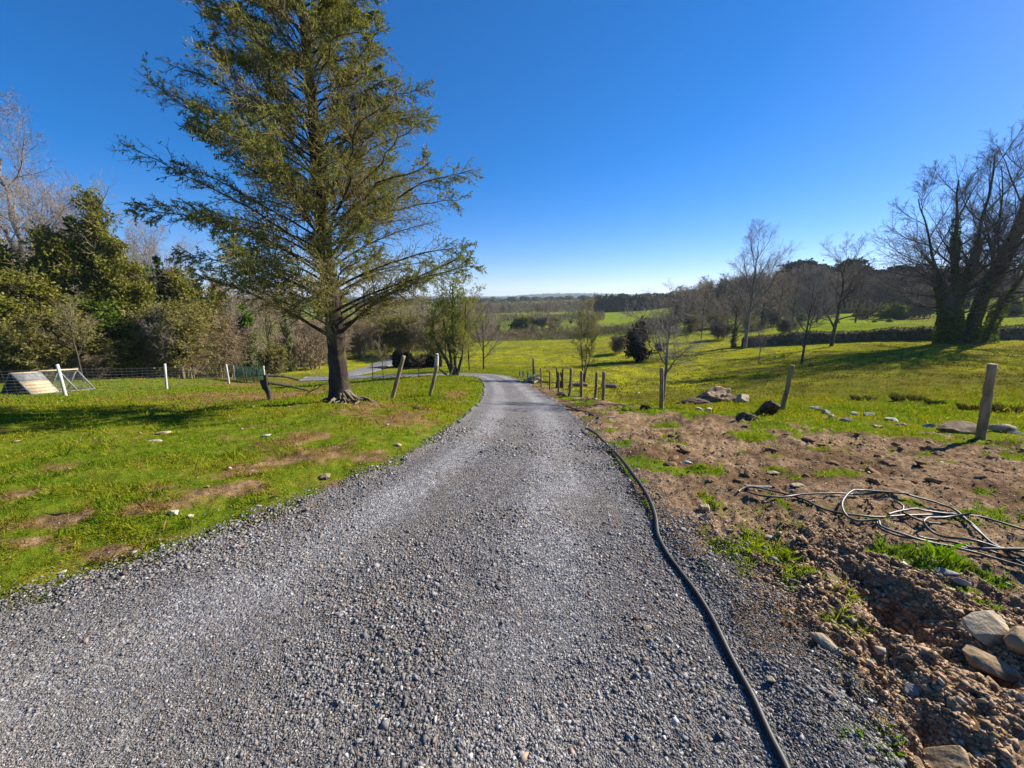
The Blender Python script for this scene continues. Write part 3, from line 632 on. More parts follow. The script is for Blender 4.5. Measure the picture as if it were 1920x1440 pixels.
# ------------------------------------------------------------------ the large spruce beside the drive
def spruce():
    g = np.random.default_rng(21); b = ground(640, 758); h = 11.6
    e = empty('spruce_tree', b, 'tall spruce with open upswept branches on the lawn left of the drive', 'tree')
    P, r = stem([(0,0,-.25),(.0,0,.5),(.03,0,1.6),(-.02,.03,4),(.04,0,7.5),(0,0,h)], .235, .02, 40, .008, g)
    zz = P[0, :, 2]; r = .02 + .2 * np.clip(1 - zz / h, 0, 1) ** 1.05; r = r + .085 * np.exp(-np.clip(zz, 0, 9) / .28); r = r[None] * (1 + .04 * np.sin(np.arange(40) * 1.7))
    v, q = tubes(P, r, 20); an = np.arctan2(v[:, 1], v[:, 0]); v[:, :2] *= (1 + (.05 * np.sin(an * 7 + v[:, 2] * 2) + .10 * np.sin(an * 3 + 1) * np.exp(-np.clip(v[:, 2], 0, 9) / .35)))[:, None]
    MB().add(v, q).build('trunk', M_spruce_bark, e, True)
    mb = MB()                                                             # surface roots and torn wood at the foot, mostly toward the drive
    for k in range(22):
        a = g.uniform(-1.4, .5) if k < 16 else g.uniform(0, 6.3); L = g.uniform(.3, .85) * (1 if k < 16 else .6); s = np.linspace(0, 1, 9); w = np.cumsum(g.normal(0, .22, 9))
        x = np.cos(a + w * .4) * (.1 + L * s); y = np.sin(a + w * .4) * (.1 + L * s)
        z = np.array([Hp(b[0] + i, b[1] + j) for i, j in zip(x, y)]) - b[2] + .22 * (1 - s) ** 2.6 + .055 * (1 - s) + .03 * np.sin(s * 11 + k)
        mb.add(*tubes(np.stack([x, y, z], 1), g.uniform(.035, .075) * (1 - .7 * s) * (1 + .2 * np.sin(s * 14 + k)), 8))
    mb.build('root', M_root, e, True)
    n = 225; t = np.linspace(0, 1, n); hz = 1.52 + (h - 1.75) * t ** .92 + g.normal(0, .05, n); az = np.arange(n) * 2.3999 + g.normal(0, .25, n)
    az[0], az[1], hz[0], hz[1] = 3.2, -.15, 1.5, 1.55
    Lr = np.clip((11.3 - hz) * .41, .15, 3.2) * g.uniform(.72, 1.06, n) * (1 + .04 * np.cos(az) * (hz < 6.5)); Lr[hz < 3] *= g.uniform(.75, 1.05, (hz < 3).sum()); Lr[:2] = 3.0
    N = 12; s = np.linspace(0, 1, N)[None]; el0 = R(1) * np.clip(g.normal(42, 6, n), 28, 58) * (1 - .12 * t) * np.where((hz < 3.2) & (np.arange(n) > 1), .85, 1); el1 = el0 * g.uniform(.0, .6, n)
    el = el0[:, None] + (el1 - el0)[:, None] * s; aa = az[:, None] + np.cumsum(g.normal(0, .05, (n, N)), 1)
    dr = np.cos(el); dz = np.sin(el); stp = Lr[:, None] / (N - 1) / np.maximum(np.cos((el0 + el1) / 2), .5)[:, None]
    zc = np.cumsum(dz * stp, 1) - dz[:, :1] * stp; rc = np.cumsum(dr * stp, 1) - dr[:, :1] * stp
    tr = np.interp(hz, zz, P[0, :, 0]); ty = np.interp(hz, zz, P[0, :, 1])
    B = np.stack([tr[:, None] + np.cos(aa) * rc, ty[:, None] + np.sin(aa) * rc, hz[:, None] + zc], -1)
    br = (.008 + .0072 * Lr)[:, None] * (1 - .8 * s) ; br[:2] *= 1.6
    MB().add(*tubes(B, br, 6)).build('branch', M_spruce_bark, e, True)
    C, rc_ = grow(B, br, 42, .24, 1.0, 40, 10, .18, .5, 6, .5, .4, -.02, .07, g, droop=.09, rmin=.0045)
    D, rd = grow(C, rc_, 7, .10, 1.0, 40, 12, .46, .3, 4, .7, .5, -.02, .08, g, droop=.12, rmin=.0032)
    MB().add(*tubes(C, rc_, 4)).add(*tubes(D, rd, 3)).build('twig', M_twig, e, True)
    # needles thin out toward the trunk
    def needles(Q, per, ln, keep):
        q, d = along(Q, per, g, 0.0); rad = np.hypot(q[:, 0], q[:, 1]); lim = np.clip((11.5 - q[:, 2]) * .43, .3, 3.1)
        cl = fbm(q[:, 0] * 1.4 + 9, q[:, 2] * 1.4 + q[:, 1], 3, 71)
        k = g.random(len(q)) < keep * np.clip(.08 + 1.0 * (rad / lim), 0, 1) * (.12 + .88 * sst(.38, .56, cl)) * np.where(q[:, 2] < 5.5, 1.1, .62); q = q[k]; d = d[k]; m = len(q)
        w = nrm(d + .9 * g.normal(size=(m, 3))); s_ = nrm(np.cross(w, g.normal(size=(m, 3)))) * .0075; l = ln * g.uniform(.7, 1.3, m)[:, None]
        V = np.stack([q - s_, q + s_, q + w * l + s_ * .5, q + w * l - s_ * .5], 1); kk = np.arange(m)[:, None] * 4
        return V.reshape(-1, 3), kk + np.array([[0, 1, 2, 3]])
    MB().add(*needles(C, 17, .055, .75)).add(*needles(D, 12, .05, .75)).build('foliage', M_needle, e)
spruce()

# ------------------------------------------------------------------ kinds of trees and bushes
bare('bare_tall', 31, 12, .22, 3, 1.0, M_grey_bark, M_grey_twig, (11, 9, 8, 6), (38, 36, 38, 40), .07)
bare('bare_fork', 32, 8, .16, 3, 1.0, M_grey_bark, M_grey_twig, (9, 9, 7, 6), (34, 36, 40, 42), .08, trunks=[([(0,0,-.3),(.1,0,1.5),(.5,.2,4),(1.0,.3,7)], .15), ([(0,0,-.3),(-.1,.1,1.5),(-.6,0,4),(-1.3,-.2,6.6)], .13), ([(0,0,-.3),(0,-.1,2),(.1,-.4,4.5),(-.1,-.6,7.4)], .12)])
bare('bare_dark', 33, 8, .17, 3, 1.0, M_dark_bark, M_dark_twig, (12, 9, 7, 5), (46, 40, 40, 42), .06, t0=.18)
bare('bare_round', 34, 5, .09, 3, 1.05, M_dark_bark, M_grey_twig, (13, 9, 7, 5), (50, 42, 42, 44), .05, t0=.2)
bare('bare_brown', 35, 6, .10, 3, 1.0, M_dark_bark, M_rust_twig, (13, 9, 7, 6), (48, 42, 42, 44), .05, t0=.15)
bare('orchard', 36, 3.2, .062, 3, 1.0, M_grey_bark, M_grey_twig, (11, 8, 6, 4), (46, 42, 42, 44), .06, t0=.28, rmin=.004)
bare('sapling', 37, 2.6, .04, 3, .9, M_dark_bark, M_olive_twig, (9, 7, 5, 4), (40, 40, 42, 44), .06, t0=.3, rmin=.004)
bush('scrub_pale', 41, 3.2, 2.6, 12, M_rust_twig, None, (22, 8, 7))
bush('scrub_olive', 42, 3.2, 2.8, 12, M_olive_twig, (M_olive, 2, .055, .07), (22, 8, 6))
bush('scrub_dark', 43, 2.2, 2.6, 14, M_dark_twig, None, (22, 9, 7))
bush('scrub_green', 44, 3.0, 2.6, 12, M_olive_twig, (M_yew, 4, .07, .09), (22, 8, 6))
leafmass('yew_tall', 51, [(.1,0,10.7,.75,.8,.9),(.35,0,9.5,1.1,1.1,1.0),(-.5,0,8.9,.9,1,.9),(1.3,0,8.2,.8,.8,.7),(.3,.2,7.6,1.2,1.2,1.2),(-1.5,0,7.2,1.6,1.5,1.0),(1.0,-.2,6.1,1.7,1.6,1.4),(-1.2,.2,5.2,2.0,1.8,1.2),(.8,0,4.0,2.2,2.0,1.5),(-.6,.2,2.6,2.4,2,1.5),(1.2,.1,1.5,2.0,1.8,1.2)], 60000, .085, M_yew, M_dark_bark, [(0,0,-.3),(.1,0,4),(.2,0,8),(.2,0,10.8)], .25, .35, M_olive_twig)
leafmass('evergreen', 52, [(0,0,5.4,1.1,1.1,1.0),(.9,.2,4.2,1.4,1.3,1.1),(-1.0,0,3.9,1.4,1.3,1.1),(0,-.4,2.8,2.0,1.7,1.3),(1.3,.2,1.7,1.6,1.5,1.2),(-1.3,.2,1.6,1.7,1.5,1.3)], 33000, .08, M_yew, M_dark_bark, [(0,0,-.3),(0,.1,3),(.1,0,5.6)], .15, .4, M_olive_twig)
leafmass('holly', 53, [(0,0,3.3,.9,.9,.9),(.6,.1,2.2,1.2,1.1,1.0),(-.7,0,2.0,1.2,1.1,1.0),(.1,-.3,1.0,1.6,1.4,1.0)], 18000, .07, M_ivy, M_dark_bark, [(0,0,-.3),(0,.1,2),(.1,0,3.4)], .09, .4)
leafmass('ivy_pillar', 54, [(0,0,.6,.55,.55,.7),(.05,0,1.6,.5,.5,.8),(0,0,2.7,.5,.5,.8),(-.05,0,3.8,.5,.5,.8),(0,0,4.7,.4,.4,.7)], 9000, .085, M_ivy_b, M_dark_bark, [(0,0,-.3),(.05,0,2),(-.05,0,4.9)], .16, .6, M_grey_twig)
leafmass('dark_bush', 55, [(0,0,.7,.85,.8,.65),(.05,0,1.4,.72,.7,.6),(-.05,0,2.0,.42,.4,.5),(-.1,0,2.5,.2,.2,.35)], 9000, .07, M_darkhedge, M_dark_bark, [(0,0,-.2),(0,0,1),(0,0,2.4)], .06, .3)
leafmass('round_bush', 56, [(0,0,.9,1.1,1,.8),(.6,.1,.7,.9,.9,.6),(-.7,0,.7,.9,.9,.65),(0,0,1.5,.7,.7,.5)], 5000, .11, M_ivy, M_dark_bark, [(0,0,-.2),(0,0,.8),(0,0,1.6)], .06, .4, M_dark_twig)
leafmass('pine', 57, [(0,0,9.2,1.9,1.9,.9),(1.3,.2,8.2,1.6,1.5,.8),(-1.5,0,8.0,1.7,1.5,.8),(.3,0,7.0,2.3,2,.8),(-1.2,.3,6.0,1.6,1.4,.7),(1.5,0,5.7,1.5,1.4,.7)], 9000, .24, M_pine, M_dark_bark, [(0,0,-.3),(.1,0,4),(0,0,9)], .22, .35)
conifer('fir', 61, 9, 2.1, 90, M_conifer, .15, 40)
leafmass('plantation_fir', 62, [(0,0,1,1.3,1.3,1.2),(0,0,2.6,1.2,1.2,1.2),(0,0,4.2,1.0,1,1.1),(0,0,5.7,.75,.75,1),(0,0,7,.4,.4,.9)], 2600, .3, M_conifer, M_dark_bark, [(0,0,-.3),(0,0,4),(0,0,7.6)], .14, .4)
bare('far_bare', 63, 9, .2, 3, 1.05, M_dark_bark, M_dark_twig, (14, 10, 9, 0), (48, 42, 44, 44), .05, t0=.15, rmin=.03)
bare('far_brown', 64, 8, .2, 3, 1.1, M_dark_bark, M_rust_twig, (14, 10, 9, 0), (50, 44, 44, 44), .05, t0=.12, rmin=.03)
leafmass('far_round', 65, [(0,0,6,2.6,2.4,2.0),(2,.2,4.4,2.2,2,1.7),(-2,0,4.2,2.3,2,1.8),(0,0,2.8,3,2.6,1.8)], 3500, .3, M_conifer, M_dark_bark, [(0,0,-.3),(0,0,3),(0,0,6)], .25, .4)
KH = dict(bare_tall=12.5, bare_fork=9, bare_dark=8.4, bare_round=5.3, bare_brown=6.3, orchard=3.4, sapling=2.7, scrub_pale=3.6, scrub_olive=3.6, scrub_dark=2.4, scrub_green=3.4, yew_tall=11.4, evergreen=6.3, holly=4.1, ivy_pillar=5.3, dark_bush=2.75, round_bush=1.95, pine=10, fir=9, plantation_fir=8, far_bare=9.5, far_brown=8.5, far_round=7.8)
_r = np.random.default_rng(77)
def T(key, name, px, Y, top, label, cat='tree', group=None, wide=1.0, rz=None, base=None):
    x, z = ray(px, top); X = float(x) * Y; zb = Hp(X, Y) if base is None else base
    s = (CZ + float(z) * Y - zb) / KH[key]; s = max(s, .15)
    return place(key, name, (X, Y, zb - .03), s * wide, _r.uniform(0, 6.3) if rz is None else rz, label, cat, group, s)

# ---- woodland on the left
WL = 'trees of the wood on the left'; SB = 'scrub bushes along the wood edge'
T('bare_tall','bare_tree',-12,30,262,'big pale bare tree with fine twigs at the left end of the wood','tree',WL,1.15,.3)
T('bare_fork','bare_tree',82,27,338,'slender bare tree rising just left of the tall ivy-clad evergreen','tree',WL,.9)
T('yew_tall','evergreen_tree',158,25,358,'tallest dark ivy-clad evergreen of the wood with a lopsided narrow top','tree',WL,.82,0)
T('evergreen','evergreen_tree',92,24,425,'broad dark evergreen leaning on the left of the tallest ivy-clad one','tree',WL,.8)
T('evergreen','evergreen_tree',22,20.5,505,'yellow olive evergreen mass behind the wooden ark at the photo edge','tree',WL,1.15)
T('evergreen','evergreen_tree',-90,22,430,'olive evergreen cut by the left edge of the photo','tree',WL,1.2)
T('bare_fork','bare_tree',262,30,418,'bare forked tree with pale upright limbs between the wood and the spruce','tree',WL,.85,1.2)
T('ivy_pillar','ivy_tree',262,29,505,'ivy-wrapped trunk below the pale forked bare limbs','tree',WL,1.6)
T('evergreen','evergreen_tree',225,25,478,'green ivy-clad tree stepping down right of the tallest evergreen','tree',WL,.75)
T('bare_fork','bare_tree',215,27.5,440,'thin bare tree right beside the tallest evergreen','tree',WL,.7)
T('fir','evergreen_tree',128,26.5,405,'narrow green conifer half hidden left of the tallest evergreen','tree',WL,.8)
T('fir','evergreen_tree',292,29,478,'narrow conifer right of the ivy-wrapped forked trunk','tree',WL,.8)
T('fir','evergreen_tree',60,27,430,'narrow conifer rising behind the broad dark evergreen','tree',WL,.8)
T('bare_round','bare_tree',320,22.5,590,'low pale bare tree behind the second white post','tree',WL,1.0)
T('holly','holly_tree',188,22.5,560,'deep green holly bush behind the middle of the wire fence','tree',WL,1.25)
T('holly','holly_tree',258,25,585,'deep green holly bush behind the second white post','tree',WL,1.1)
T('scrub_olive','scrub_bush',60,19.5,575,'olive scrub bush right behind the wooden ark','bush',SB,1.2)
T('scrub_olive','scrub_bush',-20,19,600,'olive scrub bush at the far left behind the ark','bush',SB,1.2)
T('sapling','bare_sapling',118,19,560,'thin pale sapling with a forked stem behind the ark run','tree',None,.9)
T('scrub_pale','scrub_bush',128,21,585,'straw coloured scrub bush round the thin forked sapling','bush',SB,1.1)
T('scrub_olive','scrub_bush',305,23,555,'olive scrub bush behind the second white post','bush',SB,1.0)
T('scrub_olive','scrub_bush',345,25,560,'olive scrub bush left of the dark leaning trunk','bush',SB,1.0)
T('scrub_pale','scrub_bush',330,23.5,610,'low straw coloured scrub between second and third white posts','bush',SB,1.2)
T('scrub_pale','scrub_bush',395,26,580,'straw coloured scrub bush beside the dark leaning trunk','bush',SB,1.1)
T('scrub_green','scrub_bush',210,21.5,630,'low green scrub by the wire fence','bush',SB,1.3)
T('scrub_pale','scrub_bush',165,20.5,640,'low straw coloured scrub against the wire netting','bush',SB,1.4)
T('scrub_pale','scrub_bush',262,22.5,640,'low straw coloured scrub near the second white post','bush',SB,1.4)
T('scrub_dark','scrub_bush',20,19.5,640,'dark bramble under the olive trees behind the ark','bush',SB,1.5)
T('scrub_dark','scrub_bush',90,20.3,650,'dark bramble behind the ark ridge','bush',SB,1.5)
T('scrub_dark','scrub_bush',300,25,650,'dark bramble behind the second white post','bush',SB,1.5)
T('fir','fir_tree',357,33,500,'narrow dark fir seen through the spruce lower left','tree',WL,1.0)
T('fir','fir_tree',400,36,520,'second dark fir behind the leaning trunk','tree',WL,1.1)
T('fir','fir_tree',595,44,545,'dark fir directly behind the spruce trunk','tree',WL,1.2)
T('fir','fir_tree',548,46,552,'dark fir left of the one behind the spruce trunk','tree',WL,1.2)
T('evergreen','evergreen_tree',320,30,500,'olive evergreen between the forked bare tree and the narrow fir','tree',WL,1.0)
T('bare_brown','bare_tree',425,32,545,'rusty brown bare tree behind the dark leaning trunk','tree',WL,1.0)
T('bare_brown','bare_tree',490,35,552,'rusty brown bare tree between the two ivy pillars','tree',WL,1.1)
T('ivy_pillar','ivy_tree',455,27.5,572,'bright green ivy pillar above the green netting','tree',WL,1.0)
T('ivy_pillar','ivy_tree',533,32,598,'thin darker ivy pillar left of the spruce trunk','tree',WL,.8)
T('scrub_green','scrub_bush',495,29,645,'green scrub between the two ivy pillars','bush',SB,1.3)
T('scrub_pale','scrub_bush',575,34,590,'pale brown scrub behind the broken rail','bush',SB,1.3)
T('scrub_pale','scrub_bush',610,38,600,'pale brown scrub just left of the spruce trunk','bush',SB,1.4)
T('scrub_pale','scrub_bush',545,36,620,'pale brown scrub below the dark firs','bush',SB,1.4)
for i, px in enumerate((-160, -60, 40, 130, 215, 290, 370, 450, 520)):
    T('far_brown','bare_tree',px,40 + 3 * (i % 3),(430,455,480,500,520,535,548,552,556)[i],'dense bare tree deep inside the left wood','tree','bare trees deep in the left wood',1.2)
# dark leaning trunk
def leaning_trunk():
    b = ground(447, 712); b = gxy(447, 28, 700); e = empty('leaning_trunk', b, 'dark bare trunk leaning left beside the bright ivy pillar', 'tree')
    P, r = stem([(.15,0,-.3),(-.1,0,1.2),(-.45,0,2.6),(-.75,.1,4.2)], .28, .12, 14, .01); MB().add(*tubes(P, r, 9)).build('trunk', M_oldpost, e, True)
    A, ra = grow(P, r, 9, .3, .98, 50, 10, .4, .4, 7, .4, .25, .05, .1, _r); B, rb = grow(A, ra, 8, .2, .98, 42, 10, .5, .4, 5, .5, .4, .04, .12, _r, rmin=.007)
    MB().add(*tubes(A, ra, 5)).add(*tubes(B, rb, 3)).build('twig', M_dark_twig, e, True)
leaning_trunk()
# ---- scrub and trees beyond the bend of the drive
SC = 'scrub bushes beyond the bend'
for px, Y, top, key, lab in ((668,44,592,'scrub_pale','brown scrub bush right of the spruce trunk beyond the lane'),(712,48,590,'scrub_olive','olive scrub bush beyond the lane, behind the first leaning post'),(757,46,585,'scrub_olive','olive scrub bush between the two leaning posts, beyond the hedge'),
    (800,44,580,'scrub_pale','brown scrub bush above the dark hedge'),(735,60,572,'bare_brown','brown bare tree beyond the lane behind the saplings'),(690,62,575,'far_brown','brown bare tree close right of the spruce trunk'),(790,64,568,'bare_brown','brown bare tree beyond the dark hedge'),(860,58,575,'scrub_olive','olive scrub right of the multi-stem tree'),(640,56,580,'scrub_olive','olive scrub hidden behind the spruce trunk'),(885,70,588,'scrub_olive','olive scrub thicket left of the distant field'),(915,75,598,'scrub_pale','straw coloured thicket at the left end of the distant field')):
    T(key, 'bare_tree' if 'tree' in lab[:16] else 'scrub_bush', px, Y, top, lab, 'tree' if 'tree' in lab[:16] else 'bush', SC, 1.25)
T('sapling','bare_sapling',694,21,640,'thin bare sapling right of the spruce trunk','tree',None,.8)
T('sapling','bare_sapling',714,16.3,640,'thin bare sapling left of the first leaning post','tree',None,.7)
T('sapling','bare_sapling',783,20,655,'short bushy sapling between the two leaning posts','tree',None,1.1)
T('sapling','bare_sapling',878,27,630,'short spreading bare tree left of the drive bend','tree',None,1.3)
T('bare_round','bare_tree',905,27.5,582,'round pale bare tree standing at the drive bend','tree',None,1.0)

def roadside_tree():
    g = np.random.default_rng(91); b = ground(848, 704)
    e = empty('multistem_tree', b, 'multi-stemmed tree with fresh yellow green leaves left of the drive bend', 'tree')
    tr = [([(.1,0,-.2),(-.25,.1,.8),(-.9,.1,2.0),(-1.1,.2,3.4)], .15), ([(.15,0,-.2),(.2,.05,1.0),(.1,.1,3),(.2,.1,5.4)], .13), ([(.2,0,-.2),(.55,0,1.0),(.8,.1,2.6),(.9,0,4.2)], .11), ([(0,0,-.2),(-.05,-.1,1.2),(-.35,-.2,3),(-.3,-.2,4.6)], .11), ([(-.1,-.2,-.1),(-.45,-.25,.25),(-.75,-.35,.55)], .08)]
    P = np.concatenate([stem(a, r, r * .2, 12, .03, g)[0] for a, r in tr]); r = np.concatenate([stem(a, r, r * .2, 12, 0, g)[1] for a, r in tr])
    MB().add(*tubes(P, r, 8)).build('trunk', M_dark_bark, e, True); P = P[:4]; r = r[:4]
    A, ra = grow(P, r, 12, .32, .98, 46, 10, .36, .35, 8, .5, .25, .05, .1, g); B, rb = grow(A, ra, 9, .2, .98, 42, 12, .5, .4, 5, .55, .4, .03, .13, g, rmin=.006); C, rc = grow(B, rb, 6, .1, .98, 42, 12, .6, .3, 4, .7, .5, .0, .13, g, rmin=.005)
    MB().add(*tubes(A, ra, 5)).add(*tubes(B, rb, 3)).add(*tubes(C, rc, 3)).build('twig', M_olive_twig, e, True)
    q, d = along(C, 3, g, .05); MB().add(*leaves(q, .045, g)).build('foliage', M_green, e)
    q, d = along(P[1:2], 1500, g, .2); q = q[q[:, 2] > 1.0]; MB().add(*leaves(q, .06, g)).build('ivy', M_ivy_b, e)
roadside_tree()
def dark_hedge():
    A = gxy(738, 34, 680); B_ = gxy(826, 31, 680); e = empty('clipped_hedge', (A + B_) / 2, 'low dark clipped hedge beyond the two leaning posts', 'hedge'); g = np.random.default_rng(92)
    c = (A + B_) / 2; n = 9000; t = g.random(n); q = A + (B_ - A) * t[:, None] - c; q[:, 1] += g.uniform(-.45, .45, n); q[:, 2] += g.random(n) ** .8 * (1.0 + .3 * np.sin(t * 9) + .2 * np.sin(t * 23)) + g.normal(0, .06, n)
    MB().add(*leaves(q, .10, g)).build('foliage', M_darkhedge, e)
    mb = MB()
    for s in np.linspace(.05, .95, 12): p_ = A + (B_ - A) * s - c; mb.add(*tubes(np.array([p_ - (0, 0, .1), p_ + (0.05, 0, .5)]), np.array([.04, .03]), 5))
    mb.build('stem', M_dark_bark, e)
dark_hedge()

# ---- right side
def big_ivy_tree():
    g = np.random.default_rng(101); Y = 30; x, _ = ray(1800, 642); b = np.array([x * Y, Y, Hp(x * Y, Y)])
    e = empty('ivy_clad_tree', b, 'great bare tree at the right with thick ivy on its several stems', 'tree', None, 0, (1, 1, 1.09))
    tr = [([(-.9,0,-.3),(-1.1,0,2.5),(-1.9,.1,6),(-3.0,.2,10.6)], .29), ([(-.5,.2,-.3),(-.6,.2,3),(-.2,.3,6.5),(-.5,.4,12.2)], .27), ([(.5,0,-.3),(.7,0,3),(1.5,.1,6),(1.9,0,9),(2.3,.2,12.8)], .31), ([(.9,.3,-.3),(1.4,.3,3),(2.5,.4,6.2),(3.3,.3,12.6)], .27), ([(1.6,-.2,-.3),(2.0,-.3,2.4),(3.4,-.4,5.4),(5.4,-.2,10.0)], .2), ([(-1.3,.2,-.3),(-2.0,.2,3),(-3.5,.3,6.2),(-5.4,.3,9.6)], .18)]
    P = np.concatenate([stem(a, r, r * .14, 14, .06, g)[0] for a, r in tr]); r = np.concatenate([stem(a, r, r * .14, 14, 0, g)[1] for a, r in tr])
    MB().add(*tubes(P, r, 10)).build('trunk', M_dark_bark, e, True)
    A, ra = grow(P, r, 11, .33, .95, 46, 9, .60, .62, 11, .5, .2, .035, .055, g, rmin=.013); B, rb = grow(A, ra, 10, .18, .97, 36, 9, .48, .4, 7, .55, .3, .022, .075, g, rmin=.010)
    C, rc = grow(B, rb, 8, .15, .98, 34, 11, .5, .4, 5, .6, .4, .015, .10, g, rmin=.0075); D, rd = grow(C, rc, 5, .1, .98, 36, 12, .55, .3, 3, .7, .6, .01, .10, g, rmin=.0052)
    L, rl = grow(P[[0, 5, 0, 3, 4]], r[[0, 5, 0, 3, 4]], 9, .25, .6, 70, 8, .55, .2, 10, .28, .2, .02, .06, g, rmin=.01); L2, rl2 = grow(L, rl, 16, .2, .98, 40, 10, .3, .4, 6, .5, .4, .02, .12, g, rmin=.008); L3, rl3 = grow(L2, rl2, 6, .15, .98, 40, 10, .5, .4, 4, .6, .5, .02, .12, g, rmin=.007)
    MB().add(*tubes(A, ra, 6)).add(*tubes(L, rl, 6)).add(*tubes(B, rb, 4)).build('limb', M_dark_bark, e, True)
    MB().add(*tubes(C, rc, 3)).add(*tubes(D, rd, 3)).add(*tubes(L2, rl2, 3)).add(*tubes(L3, rl3, 3)).build('twig', M_dark_twig, e, True)
    Q = []
    for k, (top, n) in enumerate(((7.0, 7500), (6.6, 6500), (6.0, 6500), (8.2, 8000), (3.6, 2600), (4.6, 3600))):
        q, d = along(P[k:k+1], n * 2, g, 0); q = q[q[:, 2] < top * (1 + .12 * g.normal(size=len(q)))]; s = .2 + .32 * np.exp(-np.clip(q[:, 2] - .5, 0, 9) / 2.4); lump = .55 + .9 * fbm(q[:, 2] * .9 + 20 * k, q[:, 0] * 0, 3, 5)
        Q.append(q + nrm(g.normal(size=q.shape)) * (s * lump)[:, None])
    MB().add(*leaves(np.concatenate(Q), .08, g)).build('ivy', M_ivy, e)
big_ivy_tree()
T('bare_tall','bare_tree',1424,37,446,'tall slim bare tree with a fan shaped crown behind the field','tree',None,1.0,2.0)
T('bare_dark','bare_tree',1592,33,468,'gnarled dark tree with broken upright limbs beside the hedge bank','tree',None,.95,.6)
T('bare_round','bare_tree',1530,24,520,'small dark tree alone in the field before the hedge bank','tree',None,.85)
T('orchard','bare_tree',1432,26,610,'tiny thin tree alone in the field','tree',None,.7)
T('bare_round','bare_tree',1385,38,560,'low olive tree left of the tall fan shaped bare tree','tree',None,1.1)
T('ivy_pillar','ivy_tree',1380,38.5,608,'short ivy-covered stump beside the tall fan shaped tree','tree',None,1.1)
T('orchard','bare_tree',1259,12.6,572,'spreading young bare tree behind the upright fence post','tree',None,1.25,1.0)
T('scrub_dark','bramble_bush',1160,37,628,'dark bramble bush beside the black cone shaped bush','bush',None,1.1)
T('scrub_dark','bramble_bush',1240,37,640,'dark bramble bush right of the black cone shaped bush','bush',None,1.2)
T('dark_bush','cone_bush',1202,31,596,'black cone shaped bush in the middle of the field','bush',None,1.0)
def leafy_pair():
    g = np.random.default_rng(95); b = ground(1094, 716); e = empty('twin_stem_tree', b, 'young tree with two thin diverging stems behind the fence posts', 'tree')
    tr = [([(0,0,-.2),(-.07,0,.7),(-.18,0,1.8),(-.22,.1,3.3)], .05), ([(.03,0,-.2),(.12,0,.6),(.33,0,1.6),(.45,.1,3.2)], .045), ([(0,.05,-.2),(.1,.1,1.4),(.12,.1,2.6),(.1,.1,4.1)], .035)]
    P = np.concatenate([stem(a, r, r * .25, 12, .02, g)[0] for a, r in tr]); r = np.concatenate([stem(a, r, r * .25, 12, 0, g)[1] for a, r in tr])
    A, ra = grow(P, r, 14, .42, .98, 36, 10, .24, .4, 6, .5, .3, .08, .1, g, rmin=.006); B, rb = grow(A, ra, 7, .2, .98, 40, 10, .5, .4, 5, .6, .4, .05, .12, g, rmin=.005); C, rc = grow(B, rb, 5, .1, .98, 40, 10, .6, .3, 3, .7, .5, .05, .12, g, rmin=.004)
    MB().add(*tubes(P, r, 7)).build('trunk', M_dark_bark, e, True); MB().add(*tubes(A, ra, 4)).add(*tubes(B, rb, 3)).add(*tubes(C, rc, 3)).build('twig', M_grey_twig, e, True)
    q, d = along(C, 3, g, .04); MB().add(*leaves(q, .03, g)).build('foliage', M_olive, e)
leafy_pair()
for i, (px, Y, top, key, w) in enumerate(((1290,62,545,'bare_round',1.2),(1325,58,535,'bare_brown',1.1),(1350,66,530,'far_bare',1.2),(1470,60,520,'bare_brown',1.2),(1500,66,512,'bare_dark',1.1),(1390,72,525,'far_bare',1.3),(1440,74,520,'far_brown',1.3),(1545,64,525,'bare_round',1.2),(1270,70,552,'far_bare',1.2),(1620,62,520,'bare_dark',1.0))):
    T(key,'bare_tree',px,Y,top,'leafless tree in the band beyond the hedge bank','tree','leafless trees beyond the hedge bank',w)
for i, (px, Y, top, key) in enumerate(((1300,60,590,'scrub_olive'),(1345,62,585,'scrub_green'),(1405,56,590,'scrub_olive'),(1450,58,585,'scrub_dark'),(1505,70,588,'round_bush'),(1620,72,578,'round_bush'),(1660,70,572,'round_bush'),(1688,66,570,'round_bush'),(1640,60,600,'round_bush'),(1668,58,598,'round_bush'),(1570,60,600,'round_bush'),(1250,62,600,'scrub_olive'),(1225,70,600,'scrub_olive'),(1740,64,560,'scrub_dark'),(1905,60,560,'round_bush'))):
    T(key,'field_bush',px,Y,top,'bush dotted over the far sloping pasture on the right','bush','bushes on the far right pasture',1.2)
g = np.random.default_rng(120)
for i in range(62):                                   # wooded skyline on the right
    px = 1265 + i * 11 + g.uniform(-6, 6); Y = g.uniform(120, 175) - .06 * (px - 1270); top = np.interp(px, [1270,1330,1400,1450,1500,1560,1640,1700,1800,1950], [552,538,522,520,512,512,515,520,500,515]) + g.uniform(-4, 8)
    T('far_bare' if i % 3 else 'far_brown','bare_tree',px,Y,top,'bare tree of the wood on the right skyline','tree','bare trees along the right skyline',1.5)
for i, (px, top, Y) in enumerate(((1490,492,120),(1507,488,124),(1540,496,122),(1600,486,112),(1608,500,116),(1625,505,112),(1560,505,126),(1660,505,110),(1690,498,108),(1720,500,112))):
    T('pine','pine_tree',px,Y,top,'dark round-topped pine on the right skyline','tree','dark pines on the right skyline',1.15)
for i in range(26):
    px = 1120 + i * 5.6; T('plantation_fir','fir_tree',px,196 + (i % 2) * 5,554 + g.uniform(-3, 2) - i * .12,'dark fir in the dense plantation row on the horizon','tree','firs of the plantation row',1.35)
